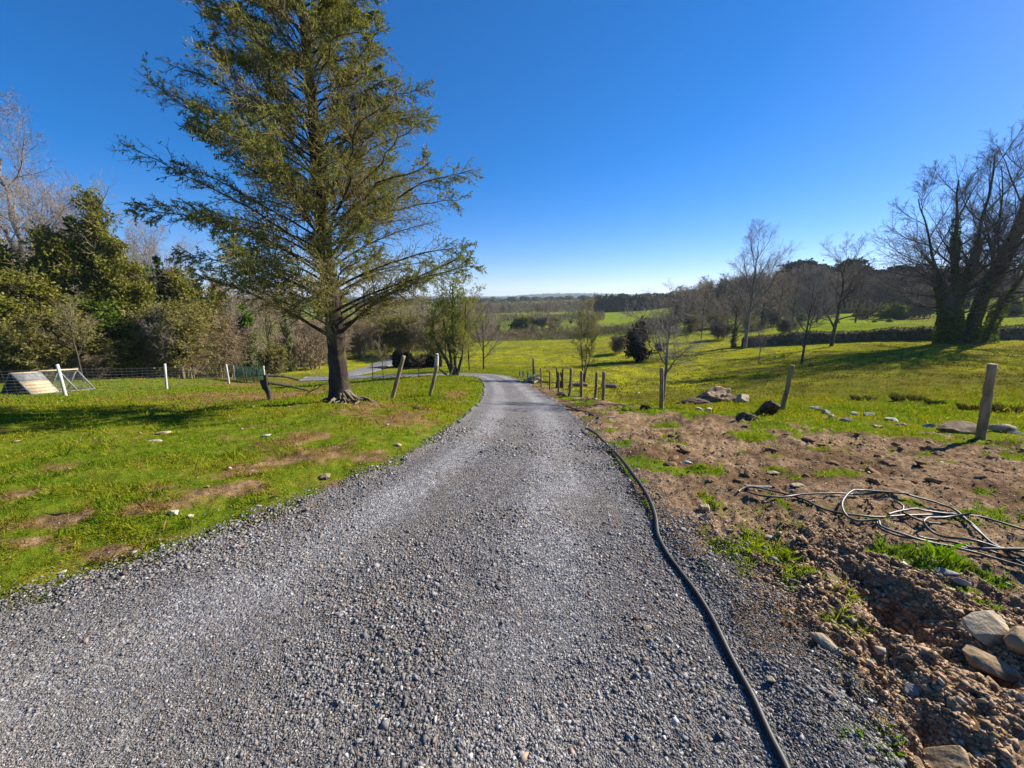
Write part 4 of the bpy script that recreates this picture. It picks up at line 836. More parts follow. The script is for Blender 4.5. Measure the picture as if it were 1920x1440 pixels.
for i in range(16):                                   # reddish scrub band across the middle
    px = 905 + i * 16 + g.uniform(-4, 4); T('scrub_pale','scrub_bush',px,66 + g.uniform(-3, 4),622 + g.uniform(-3, 5),'low reddish brown scrub of the band across the valley','bush','scrub of the valley band',1.6)
for i, (px, top, key) in enumerate(((972,596,'round_bush'),(990,592,'scrub_green'),(1003,597,'scrub_dark'),(1018,594,'scrub_dark'),(1041,596,'round_bush'))):
    T(key,'field_bush',px,100,top,['green bush at the left end of the hedge in the middle field','pale green bush second from left in the middle field hedge','brown bush in the centre of the middle field hedge','brown bush right in the middle field hedge','dark round bush alone right of the middle field hedge'][i],'bush','bushes of the middle field hedge',1.1)
for i in range(80):                                   # far hedgerow trees in the valley
    px = 868 + g.uniform(0, 235); Y = g.choice([210, 260, 330, 420]) * g.uniform(.95, 1.05); top = 574 - 7 * (Y > 300) + g.uniform(-5, 4)
    x, z = ray(px, top); T(['far_bare','far_brown','far_brown','far_bare'][i % 4],'hedgerow_tree',px,Y,top,'hedgerow tree far down the valley','tree','hedgerow trees far down the valley',1.25)
def thicket(name, label, bands, mat, cols, g):
    mb = MB()
    for n, p0, p1, y0, y1, h0, h1 in bands:
        px = g.uniform(p0, p1, n); Y = g.uniform(y0, y1, n); X = (px - 960) / F / .995 * Y; z = H(X, Y, False)
        hh = (h0 + (h1 - h0) * sst(.25, .75, fbm(X * .16, Y * .16, 3, 88))) * (.5 + .9 * fbm(X * .6, Y * .6, 2, 89)); q = np.stack([X, Y, z + hh * g.random(n) ** .8], 1)
        d = nrm(np.array([0, 0, 1.]) + g.normal(0, .55, (n, 3))); w = nrm(np.cross(d, g.normal(size=(n, 3)))) * (.00042 * Y)[:, None]; l = (.0065 * Y * g.uniform(.5, 1.3, n))[:, None]
        V = np.stack([q - d * l - w, q - d * l + w, q + d * l], 1); c = np.array(cols)[(fbm(X * .12, Y * .12, 3, 90) * 1.6 * len(cols)).astype(int) % len(cols)] * g.uniform(.6, 1.3, (n, 1))
        mb.add(V.reshape(-1, 3), np.arange(3 * n).reshape(-1, 3), col=np.repeat(c, 3, 0))
    tag(mb.build(name, mat), label, 'thicket', kind='stuff')
_br = [(.21,.165,.11),(.16,.13,.095),(.24,.20,.11),(.13,.13,.055),(.20,.15,.11)]
thicket('hillside_wood','grey brown leafless wood filling the right hillside',((52000,1262,2000,105,185,4,8),(14000,1262,1560,76,100,2.5,6)),M_thick,_br,np.random.default_rng(201))
thicket('valley_thicket','straw and brown thicket filling the valley floor',((26000,640,905,50,80,3,6.5),(13000,880,1110,58,72,.3,1.3),(9000,860,1130,118,165,.3,2.0),(15000,860,1130,205,300,1.0,4.5),(9000,1105,1270,60,80,.6,2.2)),M_thick,[(.28,.21,.12),(.22,.175,.10),(.31,.24,.14),(.18,.165,.07)],np.random.default_rng(202))
thicket('wood_undergrowth','twiggy undergrowth inside the wood on the left',((30000,-300,600,24,46,1.5,5),),M_thick,[(.26,.20,.11),(.19,.185,.07),(.30,.24,.13),(.20,.155,.09)],np.random.default_rng(203))
g = np.random.default_rng(210)
for i in range(26):                                   # low scrubby growth dotted over the valley fields
    px = (905 + i * 13.5 if i < 16 else 1265 + (i - 16) * 27) + g.uniform(-6, 6); Y = g.uniform(72, 128) if i < 16 else g.uniform(46, 58)
    T(['scrub_pale','orchard','scrub_olive','bare_round','scrub_dark'][i % 5],'field_bush',px,Y,(g.uniform(598, 608) if i < 16 else g.uniform(592, 612)),'low scrubby bush or small bare tree dotted over the valley fields','bush','scrubby growth dotted over the valley fields',1.2)
# ---- far wooded hills
def far_wood():
    g = np.random.default_rng(130); n = 20000; Y = g.uniform(430, 2500, n) ** 1.0; X = Y * g.uniform(-.75, .85, n)
    k = fbm(X / 260, Y / 120, 4, 70) > .44; X, Y = X[k], Y[k]; n = len(X); z = H(X, Y, False); s = g.uniform(2.5, 5.5, n)
    v, f = ICO[1]; P = np.stack([X, Y, z + s * .5], 1)[:, None] + v[None] * (1 + g.uniform(-.3, .3, (n, len(v), 1))) * s[:, None, None] * np.array([1.3, 1, .8])
    ff = f[None] + (np.arange(n) * len(v))[:, None, None]; tag(MB().add(P.reshape(-1, 3), ff.reshape(-1, 3)).build('far_woodland', M_conifer), 'dark woods covering the distant hills', 'woodland', kind='stuff')
far_wood()
def hedge_bank():
    g = np.random.default_rng(140); A = [gxy(px, Y, 640) for px, Y in ((1395,38.5),(1470,37.5),(1560,36),(1660,34.5),(1760,33),(1850,32),(1960,31),(2100,30))]; L = smooth_rows(np.array(A), 220)
    m = 15; a = np.linspace(0, np.pi, m); T_ = nrm(np.gradient(L, axis=0)); N_ = np.stack([T_[:, 1], -T_[:, 0], 0 * T_[:, 0]], 1)
    s = np.arange(220) * .12; hh = (1.02 + .35 * (fbm(s * .8, s * 0, 3, 9) - .5))[:, None] * np.sin(a)[None] ** .55; ww = .75 * np.cos(a)[None] * (1 + .25 * fbm(s[:, None] + a, s[:, None] * 0 + a * 3, 3, 4))
    V = L[:, None] + N_[:, None] * ww[..., None]; V[..., 2] = H(V[..., 0], V[..., 1]) - .06 + hh + .16 * (fbm(s[:, None] * 3 + 0 * a, 0 * s[:, None] + a * 2.5, 4, 6) - .5)
    i = (np.arange(219)[:, None] * m + np.arange(m - 1)[None]).ravel(); e = empty('hedge_bank', L[110] * 1.0, 'long earth and stone bank with turf on top along the far side of the field', 'bank'); c = L[110]
    MB().add(V - c, np.stack([i, i + 1, i + m + 1, i + m], -1)).build('earth_core', stony('bank_earth', (.045, .036, .024), (.15, .125, .08), 3, .9, (.06, .07, .02)), e, True)
    k = g.integers(0, 220, 9000); j = g.integers(2, m - 2, 9000); q = V[k, j] - c + g.normal(0, .06, (9000, 3)); top = j > 3
    MB().add(*leaves(q, .10, g, .25, np.array([0, 0, 1.]) + 0 * q)).build('turf', M_rush, e)
hedge_bank()

# ------------------------------------------------------------------ fence posts
def post(name, base, top, r, mat, label, cat, group=None, sides=10, g=_r, dy=0.0, square=False):
    b = ground(*base) if len(base) == 2 else gxy(base[0], base[2], base[1]); t = at(top[0], top[1], b[1]) + np.array([0, dy, 0]); d = t - b
    n = 12; s = np.linspace(-.12, 1, n); P = d[None] * s[:, None]; P[1:-1] += g.normal(0, .004, (n - 2, 3))
    rr = r * (1.06 - .1 * s) * (1 + .04 * g.normal(size=n)); v, q = tubes(P, rr, sides); an = np.tile(np.arange(sides), n); v += (g.normal(0, .03 * r, sides))[an][:, None] * 1.0
    cap = np.arange((n - 1) * sides, n * sides)[None]; mb = MB().add(v, q); mb.f.setdefault(sides, []).append(cap)
    o = mb.build(name, mat, None); o.location = tuple(b); return tag(o, label, cat, group)
PG = 'fence posts along the right of the drive'
post('fence_post',(1837,826),(1861,683),.052,M_post,'nearest wooden fence post at the far right leaning right','fence post',PG)
post('fence_post',(1466,771),(1486,685),.05,M_post,'wooden fence post leaning right beside the dark soil clod','fence post',PG)
post('fence_post',(1240,766),(1241,690),.055,M_post,'upright wooden fence post in front of the spreading young tree','fence post',PG)
post('fence_post',(1131,753),(1132,697),.055,M_post,'right one of the close pair of upright posts','fence post',PG)
post('fence_post',(1116,750),(1119,698),.05,M_post,'left one of the close pair of upright posts','fence post',PG)
post('fence_post',(1090,746),(1090,696),.055,M_post,'upright post in front of the twin-stemmed young tree','fence post',PG)
post('fence_post',(1068,742),(1071,690),.052,M_post,'upright post beside the broken dark stump','fence post',PG)
post('fence_post',(1047,736),(1048,698),.04,M_post,'thin post left of the broken dark stump','fence post',PG)
post('fence_post',(1031,730),(1031,695),.04,M_post,'thin post second from the bend end of the row','fence post',PG)
post('fence_post',(1015,725),(1014,690),.04,M_post,'thin post next to the log heap at the bend','fence post',PG)
post('fence_post',(1001,716),(1000,672),.06,M_post,'tall dark post at the bend end of the row','fence post',PG)
for k, (px, py, tp) in enumerate(((990,712,697),(981,709,695),(975,707,696))):
    post('fence_post',(px,py),(px,tp),.045,M_wood_grey,'short grey post in the bunch at the drive bend','fence post','short grey posts at the drive bend')
LP = 'leaning posts on the lawn right of the spruce'
post('fence_post',(736,753),(757,667),.055,M_post,'left one of two leaning wooden posts right of the spruce','fence post',LP)
post('fence_post',(806,748),(820,684),.05,M_post,'right one of two leaning wooden posts right of the spruce','fence post',LP)
post('stub_post',(843,708),(851,686),.05,M_post,'short leaning pale stake at the foot of the multi-stem tree','stake')
post('gate_post',(818,692,29),(819,663),.16,M_white,'pale gate post at the end of the dark hedge','gate post',None,8)
# broken stumps by the row
def stump():
    b = ground(1064, 728); e = empty('broken_stump', b, 'broken dark tree stump with split uprights behind the post row', 'stump'); g = np.random.default_rng(150)
    for k in range(7):
        x = g.uniform(-.5, .35); h = g.uniform(.5, 1.0); P, r = stem([(x,g.uniform(-.1,.1),-.1),(x+.03,0,h*.5),(x+g.uniform(-.12,.12),0,h)], g.uniform(.05,.09), .03, 8, .015, g); MB().add(*tubes(P, r, 7)).build('splinter', M_oldpost, e, True)
stump()
def log_heap():
    b = ground(993, 718); g = np.random.default_rng(151)
    for k in range(7):
        L = g.uniform(.4, .8); a = g.uniform(0, 3.1); P, r = stem([(-L/2,0,0),(0,.02,.02),(L/2,0,0)], .06, .05, 6, .008, g); v, q = tubes(P, r, 8); mb = MB().add(v, q); mb.f.setdefault(8, []).extend([np.arange(8)[None][:, ::-1], np.arange(40, 48)[None]])
        o = mb.build('cut_log', M_wood_pale); o.location = (b[0] + g.uniform(-.35, .35), b[1] + g.uniform(-.3, .3), b[2] + .07 + .11 * (k // 3)); o.rotation_euler = (0, g.uniform(-.3, .3), a); tag(o, 'pale cut log in the small heap at the drive bend', 'log', 'cut logs heaped at the drive bend')
log_heap()
for px, py, L, lab in ((1085,724,.9,'grey log lying behind the post row'),(1142,728,.7,'short pale-ended log lying behind the pair of posts')):
    b = ground(px, py); P, r = stem([(-L/2,0,.09),(0,.05,.1),(L/2,.0,.08)], .11, .1, 8, .01); v, q = tubes(P, r, 9); mb = MB().add(v, q); mb.f.setdefault(9, []).extend([np.arange(9)[None][:, ::-1], np.arange(63, 72)[None]]); o = mb.build('fallen_log', M_grey_bark); o.location = tuple(b); tag(o, lab, 'log')
# old gnarled post with two rails by the spruce
def old_rails():
    b = ground(506, 755); e = empty('broken_rail_fence', b, 'dark gnarled post holding two broken rails left of the spruce', 'fence'); Y = b[1]; g = np.random.default_rng(152)
    q = lambda x, y, dy=0: at(x, y, Y + dy) - b
    P, r = stem([q(508, 762), q(504, 735), q(499, 718), q(499, 703)], .075, .05, 12, .008, g); MB().add(*tubes(P, r, 8)).build('post', M_oldpost, e, True)
    P, r = stem([q(503, 735), q(495, 724), q(491, 713)], .06, .055, 8, .006, g); MB().add(*tubes(P, r, 8)).build('fork', M_oldpost, e, True)
    for a in ((q(499,704,.02), q(530,705,.3), q(560,712,.6)), (q(504,718,.02), q(540,723,.3), q(578,732,.6))): P, r = stem(a, .042, .028, 10, .01, g); MB().add(*tubes(P, r, 7)).build('rail', M_oldpost, e, True)
    P, r = stem([q(578,736,.6), q(595,728,.7), q(615,716,.8)], .02, .01, 8, .015, g); A, ra = grow(P, r, 8, .2, .98, 45, 10, .4, .3, 5, .6, .4, .05, .12, g); MB().add(*tubes(P, r, 5)).add(*tubes(A, ra, 4)).build('dead_branch', M_post, e, True)
old_rails()
# white-post wire fence
def wire_fence():
    pts = [((124,746),(107,683)),((-130,752),(-150,690)),((313,733),(309,682)),((430,721),(424,683)),((440,713),(437,685)),((497,716),(494,686))]
    B_ = [ground(*a) for a, _ in pts]; Tp = [at(*t, b[1]) for (_, t), b in zip(pts, B_)]; c = B_[2]
    e = empty('wire_fence', c, 'white posts carrying thin wire netting across the lawn', 'fence')
    for b, t in zip(B_, Tp):
        mb = MB().add(*tubes(np.array([b - c - (0,0,.1), b - c + (t - b) * .5, t - c]), np.array([.05, .047, .045]), 8)); mb.f[8] = [np.arange(16, 24)[None]]; mb.build('post', M_white, e)
    mb = MB(); seq = [1, 0, 2, 3]
    for i, j in zip(seq[:-1], seq[1:]):
        for k in range(9):
            s = .06 + .1 * k; a_, b_ = B_[i] + (Tp[i] - B_[i]) * s - c, B_[j] + (Tp[j] - B_[j]) * s - c; x = np.linspace(0, 1, 9)[:, None]; P = a_ + (b_ - a_) * x; P[:, 2] -= .04 * np.sin(np.pi * x[:, 0]); mb.add(*tubes(P, np.full(9, .0022), 3))
        n = int(np.linalg.norm(B_[i] - B_[j]) / .18)
        for s in np.linspace(0, 1, n)[1:-1]: mb.add(*tubes(np.array([(B_[i] + (B_[j] - B_[i]) * s) - c + (0,0,.03), (Tp[i] * .88 + B_[i] * .12) * (1 - s) + (Tp[j] * .88 + B_[j] * .12) * s - c]), np.full(2, .0016), 3))
    mb.build('netting', M_wire, e)
wire_fence()
def green_net():
    A = ground(441, 714); B_ = ground(497, 717); e = empty('green_net_screen', (A + B_) / 2, 'dark green mesh screen between pale stakes below the ivy pillar', 'net'); c = (A + B_) / 2; h = 1.0
    mb = MB()
    for s in np.linspace(0, 1, 46): p_ = A + (B_ - A) * s - c; mb.add(*bar(p_, p_ + (0, 0, h), .022, .004))
    for z in np.linspace(.03, h, 26): mb.add(*bar(A - c + (0, .004, z), B_ - c + (0, .004, z), .004, .016))
    mb.build('mesh', M_greennet, e)
    for s in (.33, .42, .66): p_ = A + (B_ - A) * s - c + np.array([0, -.05, 0]); MB().add(*tubes(np.array([p_ - (0, 0, .1), p_ + (.02, 0, .55 + s * .7)]), np.array([.045, .04]), 6)).build('stake', M_post, e)
green_net()
# wooden poultry ark
def ark():
    b = ground(62, 743); X1 = b[0]; w = 1.2; h = .86; L1 = .85; L = 2.15; e = empty('poultry_ark', (X1 - w / 2, b[1], b[2] - .02), 'triangular wooden poultry ark with a boarded house and open mesh run', 'ark')
    zf = lambda y: Hp(X1 - w / 2, b[1] + y) - b[2] + .02
    dz = zf(L) - zf(0); sl = dz / L
    Z = lambda y, z: z + sl * y
    mb = MB()
    for k in range(7):
        z = .03 + k * .115; hw = (w / 2) * (1 - (z + .05) / h) * .97; mb.add(*bar((-hw, .03, Z(.03, z + .05)), (hw, .03, Z(.03, z + .05)), .02, .10))
    mb.build('end_wall', M_wood_dark, e)
    for sd in (-1, 1):
        mb = MB()
        for k in range(7):
            f0, f1 = k / 7, (k + 1) / 7 + .03; a0 = np.array([sd * w / 2 * (1 - f0), 0, h * f0]); o = .012 if k % 2 else 0
            mid = (f0 + f1) / 2; x = sd * (w / 2 * (1 - mid) + .012 + o); z = h * mid
            v, q = box(0, 0, 0, .018, L1, .138); th = math.atan2(w / 2, h) * sd; x_, z_ = v[:, 0] * math.cos(-th) - v[:, 2] * math.sin(th), v[:, 0] * math.sin(-th) * -1 + v[:, 2] * math.cos(th)
            v = np.stack([x_ + x, v[:, 1] + L1 / 2, z_ + z], 1); v[:, 2] += sl * v[:, 1]; mb.add(v, q)
        mb.build('side_boards', M_wood_pale if sd > 0 else M_wood_grey, e)
        pn = MB(); mid = .80; v, q = box(0, 0, 0, .02, L1 + .03, .36); th = math.atan2(w / 2, h) * sd
        x_, z_ = v[:, 0] * math.cos(th) - v[:, 2] * math.sin(th), v[:, 0] * math.sin(th) + v[:, 2] * math.cos(th); v = np.stack([x_ + sd * (w / 2 * (1 - mid) + .035), v[:, 1] + L1 / 2, z_ + h * mid], 1); v[:, 2] += sl * v[:, 1]; pn.add(v, q); pn.build('roof_panel', M_wood_grey, e)
    fr = MB()
    for y in (.0, L1, (L1 + L) / 2, L):
        for sd in (-1, 1): fr.add(*bar((sd * w / 2, y, Z(y, 0)), (sd * .01, y, Z(y, h)), .05, .035))
    for sd in (-1, 1): fr.add(*bar((sd * w / 2, 0, Z(0, .03)), (sd * w / 2, L, Z(L, .03)), .035, .05))
    fr.add(*bar((-w / 2, L, Z(L, .03)), (w / 2, L, Z(L, .03)), .035, .05)); fr.build('frame', M_wood_grey, e)
    MB().add(*bar((0, L1 - .02, Z(L1, h + .02)), (0, L + .05, Z(L, h + .02)), .07, .06)).build('ridge_beam', M_wood_pale, e)
    nt = MB()
    for sd in (-1, 1):
        for y in np.arange(L1, L, .05): nt.add(*tubes(np.array([(sd * w / 2, y, Z(y, 0)), (0, y, Z(y, h))]), np.full(2, .0016), 3))
        for f in np.arange(.05, 1, .055): nt.add(*tubes(np.array([(sd * w / 2 * (1 - f), L1, Z(L1, h * f)), (sd * w / 2 * (1 - f), L, Z(L, h * f))]), np.full(2, .0016), 3))
    nt.build('wire_mesh', M_wire, e)
ark()

# ------------------------------------------------------------------ hoses
def on_ground(px_list, n, lift, bumpy=0.0, g=_r):
    P2 = smooth_rows(picks(px_list), n); z = H(P2[:, 0], P2[:, 1]); sd = road_sd(P2[:, 0], P2[:, 1]); z = z + np.where(sd < .1, .032, 0)
    w = max(n // 14, 3); k = np.ones(2 * w + 1) / (2 * w + 1); z = np.convolve(np.pad(z, w, 'edge'), k, 'valid'); return np.concatenate([P2, (z + lift + bumpy * np.sin(np.linspace(0, 7.5, n)) ** 2)[:, None]], 1)
def cable():
    P = on_ground(CABLE_PX, 320, .014); g = np.random.default_rng(160); s = np.linspace(0, 1, 320); P[:, 0] += .003 * np.sin(s * 40)
    MB().add(*tubes(P, .0175 * (1 + .05 * np.sin(s * 55)), 12)).build('black_hose', M_hose, None, True)
    o = bpy.data.objects['black_hose']; tag(o, 'thick black hose snaking along the right edge of the gravel drive', 'hose')
    P = on_ground([(1119,797),(1123,790),(1118,783),(1105,777),(1085,772),(1060,765)], 60, .02); tag(MB().add(*tubes(P, np.full(60, .018), 8)).build('dark_pipe', M_hose, None, True), 'thin dark pipe end on the grass above the black hose', 'pipe')
    P = on_ground([(1097,812),(1105,800),(1112,796),(1119,797)], 30, .02, .05); tag(MB().add(*tubes(P, np.full(30, .006), 6)).build('wire_loop', M_wire, None, True), 'thin wire loop at the far end of the black hose', 'wire')
cable()
def coil():
    c = ground(1650, 985); e = empty('pipe_coil', c, 'tangled loops of thin grey pipe lying on the brown soil', 'pipe coil')
    L = [[(1384,926),(1390,922),(1405,920),(1440,924),(1480,932),(1510,943),(1530,955),(1560,968),(1590,975),(1640,980),(1700,975),(1760,970),(1830,972),(1880,985),(1935,1000)],
         [(1400,930),(1430,938),(1470,940),(1500,935),(1560,934),(1610,934),(1660,933),(1700,940),(1750,950),(1790,965),(1830,1000),(1870,1035),(1930,1062)],
         [(1700,940),(1650,934),(1610,932),(1590,940),(1576,958),(1580,975),(1600,988),(1640,992),(1650,1005),(1700,1020),(1760,1033),(1840,1043),(1935,1050)],
         [(1790,966),(1840,1005),(1880,1040),(1930,1075)],[(1640,985),(1655,1003),(1690,1016),(1750,1030),(1830,1048),(1940,1082)],
         [(1930,1048),(1860,1042),(1800,1030),(1760,1012),(1735,1000),(1728,994),(1745,984),(1780,978),(1815,980)],[(1620,948),(1628,956),(1634,966)],
         [(1675,950),(1690,960),(1692,972),(1720,985),(1760,992)],[(1662,978),(1690,970),(1730,968),(1790,972)],[(1720,1010),(1790,1022),(1870,1046),(1930,1055)]]
    for k, l in enumerate(L):
        P = on_ground(l, 90, .014 + .012 * (k % 3), .035 if k in (2, 5, 6) else .012) - c; MB().add(*tubes(P, np.full(90, .0086 if k != 6 else .006), 8)).build('pipe', M_pipe, e, True)
coil()

# ------------------------------------------------------------------ stones, clods and mounds
def rock(px, py, w, h, d, mat, label, rz=0, sub=3, sink=.2, name='stone', cat='stone', group=None, tilt=(0, 0), seed=None, cuts=9, rough=.045):
    g = np.random.default_rng(seed if seed is not None else int(px * 7 + py)); v, f = rock_verts(g, sub, cuts, rough); v = v / np.abs(v).max(0) * np.array([w, d, h]) / 2
    b = ground(px, py); b[2] += .037 * (road_sd(b[0], b[1]) < 0)
    o = MB().add(v, f).build(name, mat, None, False); o.location = (b[0], b[1], b[2] + h * (.5 - sink)); o.rotation_euler = (*tilt, rz); return tag(o, label, cat, group)
rock(1848,1196,.30,.11,.17,M_st_pale,'large pale flat stone jutting from the soil at the right edge',.2,4,.1,tilt=(.15,-.2),seed=4,cuts=13)
rock(1850,1238,.27,.12,.18,M_st_brown,'flat muddy stone just below the large pale one',-.2,4,.2,tilt=(.1,.2),seed=8)
rock(1925,1230,.2,.16,.2,M_st_brown,'muddy rock cut by the right edge below the pale slab',.5,4,.2,seed=9)
rock(1540,1205,.13,.085,.085,M_st_pale,'pale broken stone standing in the loose soil',-.6,4,.15,tilt=(.3,.4),seed=5)
rock(1570,1222,.05,.045,.04,M_st_pale,'small pale stone touching the broken stone in the soil',.4,3,.2)
rock(1785,1408,.17,.17,.16,M_st_brown,'big muddy rock at the bottom right by the dug groove',.5,4,.22,tilt=(.2,-.3),seed=12)
rock(1730,1420,.07,.06,.06,M_st_brown,'small muddy rock left of the big one at the bottom right',.5,3,.2)
rock(1562,1076,.13,.09,.09,M_st_brown,'brown stone at the left end of the dug trench',-.5,4,.2,tilt=(0,.3),seed=14)
rock(1324,972,.10,.065,.08,M_st_pale,'front pale stone of the two stacked beside the hose',.5,4,.12,seed=15)
rock(1318,953,.12,.06,.09,M_st_pale,'rear pale stone of the two stacked beside the hose',-.2,4,.05,seed=16)
rock(1420,914,.26,.035,.08,M_st_grey,'flat grey stone at the left end of the pipe coil',.0,3,.1)
rock(1496,912,.15,.03,.09,M_st_pale,'flat pale stone behind the pipe coil',.1,3,.15)
rock(1450,889,.14,.045,.09,M_st_pale,'pale stone on the soil left of the flat pale one',.1,3,.2)
rock(1290,870,.13,.04,.08,M_st_white,'white stone in the grass patch beside the hose',.1,3,.2)
rock(1195,884,.06,.03,.05,M_st_white,'small white stone touching the black hose',.3,3,.2)
rock(1146,880,.06,.02,.05,M_st_grey,'small flat pale stone at the gravel edge by the hose',.3,3,.2)
rock(1448,1002,.15,.05,.07,M_st_pale,'long pale stone in front of the left pipe loops',-.4,3,.2)
rock(1391,1028,.08,.035,.05,M_st_white,'small white stone right of the hose among grass tufts',.1,3,.2)
rock(1383,1042,.08,.05,.06,M_st_pale,'rounded stone above the brown soil right of the hose',.2,3,.2)
rock(1330,1038,.07,.05,.05,M_st_pale,'stone with a dark shaded side close to the hose',.2,3,.2)
rock(1212,1181,.055,.022,.04,M_st_pale,'single yellowish stone lying on the grey gravel',.2,3,.1)
rock(1443,1283,.04,.025,.03,M_st_pale,'small ochre stone right of the hose at the gravel edge',.2,3,.2)
rock(1446,1138,.05,.04,.035,M_st_pale,'small pale block at the gravel edge right of the hose',-.3,3,.2)
rock(1482,1222,.05,.03,.03,M_st_white,'white chip at the border of gravel and soil',.6,3,.2)
rock(1600,1162,.05,.03,.04,M_st_pale,'ochre stone in the middle of the dug soil',.6,3,.2)
rock(1716,1282,.075,.06,.06,M_st_grey,'dark grey lump in the middle of the dug soil',.6,4,.25)
rock(1775,1080,.14,.03,.07,M_st_grey,'flat grey stone on the turf above the trench',-.1,3,.15)
rock(1800,1098,.08,.05,.07,M_st_grey,'rounded grey stone right above the trench',-.1,3,.2)
rock(1590,1368,.06,.04,.05,M_st_grey,'grey stone at the bottom right near the hose',.3,3,.2)
rock(1560,1345,.08,.035,.045,M_st_grey,'dark long stone at the bottom right near the hose',-.6,3,.2)
rock(328,974,.075,.05,.06,M_st_white,'white stone on the lawn beside the yellowish one',.1,4,.15)
rock(357,974,.06,.042,.055,M_st_pale,'yellowish stone on the lawn beside the white one',.6,4,.15)
rock(307,819,.22,.05,.16,M_st_pale,'pale flat stone lying mid lawn below the spruce shadow',.1,3,.4)
rock(290,841,.2,.035,.12,M_st_pale,'low pale stone just below the mid lawn one',.4,3,.45)
rock(502,826,.12,.03,.08,M_st_white,'small white stone on the lawn left of the spruce foot',.4,3,.3)
rock(118,1075,.045,.02,.035,M_st_white,'small white stone near the gravel at the left',.4,3,.2)
rock(50,1102,.09,.018,.05,M_st_grey,'flat grey stone at the left end of the lawn edge',.1,3,.2)
rock(486,950,.05,.02,.03,M_st_white,'small white stone on the lawn above the gravel edge',.1,3,.2)
rock(745,840,.11,.05,.09,M_st_pale,'pale stone at the lawn edge below the spruce roots',.1,3,.3)
rock(610,898,.12,.06,.1,M_st_brown,'brown stone in the dead grass near the drive',.1,3,.35)
rock(786,774,.3,.10,.2,M_darkclod,'dark clod on the lawn below the leaning posts',.1,3,.4,'soil_clod','clod')
rock(1437,776,.62,.48,.5,M_darkclod,'large dark soil clod left of the leaning fence post',.2,4,.15,'soil_clod','clod',seed=31,rough=.09)
rock(1404,788,.5,.25,.4,M_darkclod,'low dark soil clod left of the large one',.2,4,.3,'soil_clod','clod',seed=32,rough=.09)
rock(1392,754,.6,.30,.4,M_st_pale,'pale block of stone right of the earth mound',.2,4,.15,seed=33)
rock(1345,752,1.55,.72,.9,M_st_brown,'earth mound with stony top in the field behind the posts',.1,4,.3,'earth_mound','mound',seed=34,rough=.2,cuts=3)
rock(1292,757,1.3,.3,.7,M_darkclod,'low dark tail of soil left of the earth mound',.1,4,.35,'soil_clod','clod',seed=35,rough=.1,cuts=4)
rock(1800,812,.75,.26,.4,M_st_brown,'dark flat boulder left of the nearest fence post',.1,4,.25,seed=36,cuts=5)
rock(1872,806,.42,.2,.3,M_st_pale,'pale boulder right behind the nearest fence post',-.3,4,.2,seed=37)
rock(1210,768,.36,.22,.3,M_darkclod,'dark clod left of the upright fence post',.2,3,.25,'soil_clod','clod',rough=.09)
rock(1052,742,.5,.3,.3,M_st_brown,'boulder at the foot of the broken stump',.2,3,.3)
rock(1146,783,.22,.08,.14,M_st_white,'pale stone on the soil below the pair of posts',.2,3,.3)
for i, (px, py) in enumerate(((1530,768),(1548,775),(1600,778),(1560,786),(1630,778),(1672,790),(1690,798),(1585,792),(1330,772),(1310,768),(1196,737),(1905,808),(1640,800),(1745,800))):
    rock(px,py,_r.uniform(.18,.34),_r.uniform(.07,.14),_r.uniform(.14,.22),(M_st_pale,M_st_grey,M_st_white)[i % 3],'pale rubble stone strewn along the fence line','stone' and _r.uniform(0,3),3,.3,group='rubble stones along the fence line')
g = np.random.default_rng(170)
for i in range(70):                                    # clods turned up on the soil
    px = g.uniform(1200, 1900); py = g.uniform(795, 910); q = pick(px, py)
    if masks(q[:1], q[1:])[0][0] > .6: continue
    s = g.uniform(.05, .15); rock(px,py,s*1.3,s*.6,s,M_clod,'clod of brown soil on the bare ground below the fence line',g.uniform(0,3),2,.35,'soil_clod','clod','soil clods on the bare ground',seed=400+i,rough=.1)
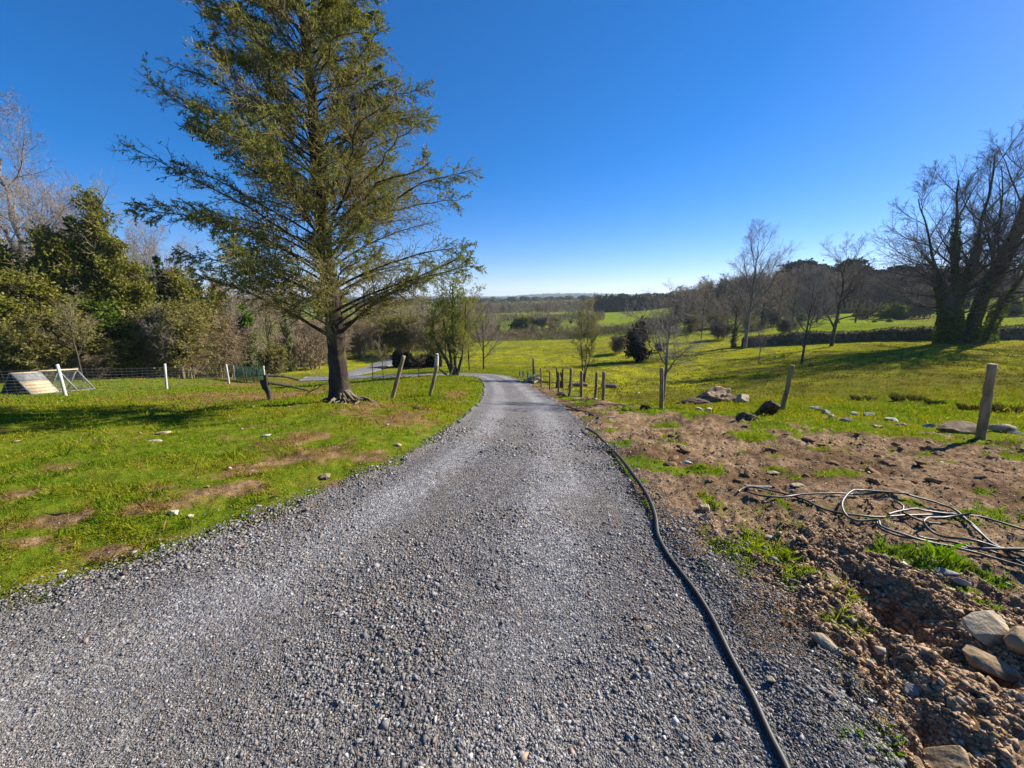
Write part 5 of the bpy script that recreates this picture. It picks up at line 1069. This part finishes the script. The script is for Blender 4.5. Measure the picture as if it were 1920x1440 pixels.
for i in range(85):
    px = g.uniform(1430, 1915); py = g.uniform(1060, 1430); q = pick(px, py)
    if road_sd(q[:1], q[1:])[0] < .12: continue
    s = g.uniform(.02, .06); rock(px,py,s*1.2,s*.75,s,(M_clod,M_clod,M_st_brown)[i % 3],'lump of crumbly soil or stone in the dug verge',g.uniform(0,3),3,.3,'soil_clod','clod','lumps in the dug verge',seed=600+i,rough=.09)
# rushes
def rush_mesh(seed, n=420):
    g = np.random.default_rng(seed); a = g.uniform(0, 6.3, n); r = .28 * np.sqrt(g.random(n)); h = g.uniform(.16, .40, n); l = g.uniform(.1, .7, n)
    B_ = np.stack([np.cos(a) * r, np.sin(a) * r, np.full(n, -.05)], 1); d = np.stack([np.cos(a) * l, np.sin(a) * l, np.ones(n)], 1); w = np.stack([-np.sin(a), np.cos(a), 0 * a], 1) * .006
    V = np.stack([B_ - w, B_ + w, B_ + d * h[:, None] * .6 + w * .7, B_ + d * h[:, None] - (0, 0, .06)], 1); k = np.arange(n)[:, None] * 4
    return MB().add(V.reshape(-1, 3), np.concatenate([k + np.array([[0, 1, 2]]), k + np.array([[0, 2, 3]])])).mesh('rush_clump', M_rush)
RM = [rush_mesh(181), rush_mesh(182)]
for i, (px, py, s, lab) in enumerate(((1617,750,.8,'left rush clump in the wet hollow of the field'),(1700,752,1.0,'largest rush clump in the middle of the wet hollow'),(1752,758,.55,'smallest rush clump right of the largest one in the hollow'),(1822,768,.7,'rush clump left of the nearest fence post'),(1893,772,.8,'rush clump right of the nearest fence post'))):
    o = link('rush_clump', RM[i % 2]); o.location = tuple(ground(px, py)); o.scale = (s, s, s * .8); o.rotation_euler = (0, 0, i * 1.3); tag(o, lab, 'rushes', 'rush clumps in the wet hollow')

# ------------------------------------------------------------------ haze over the valley
def haze():
    t = NT('haze'); t.t.nodes.remove(t.b); v = t.n('VolumePrincipled'); v.inputs['Color'].default_value = (.72, .84, 1, 1); v.inputs['Density'].default_value = .00022; v.inputs['Anisotropy'].default_value = .2
    t.t.links.new(v.outputs[0], t.out.inputs['Volume']); V, q = box(0, 2000, 30, 16000, 6000, 120); tag(MB().add(V, q).build('haze', t.m), 'thin blue haze over the valley', 'haze', kind='stuff')
haze()
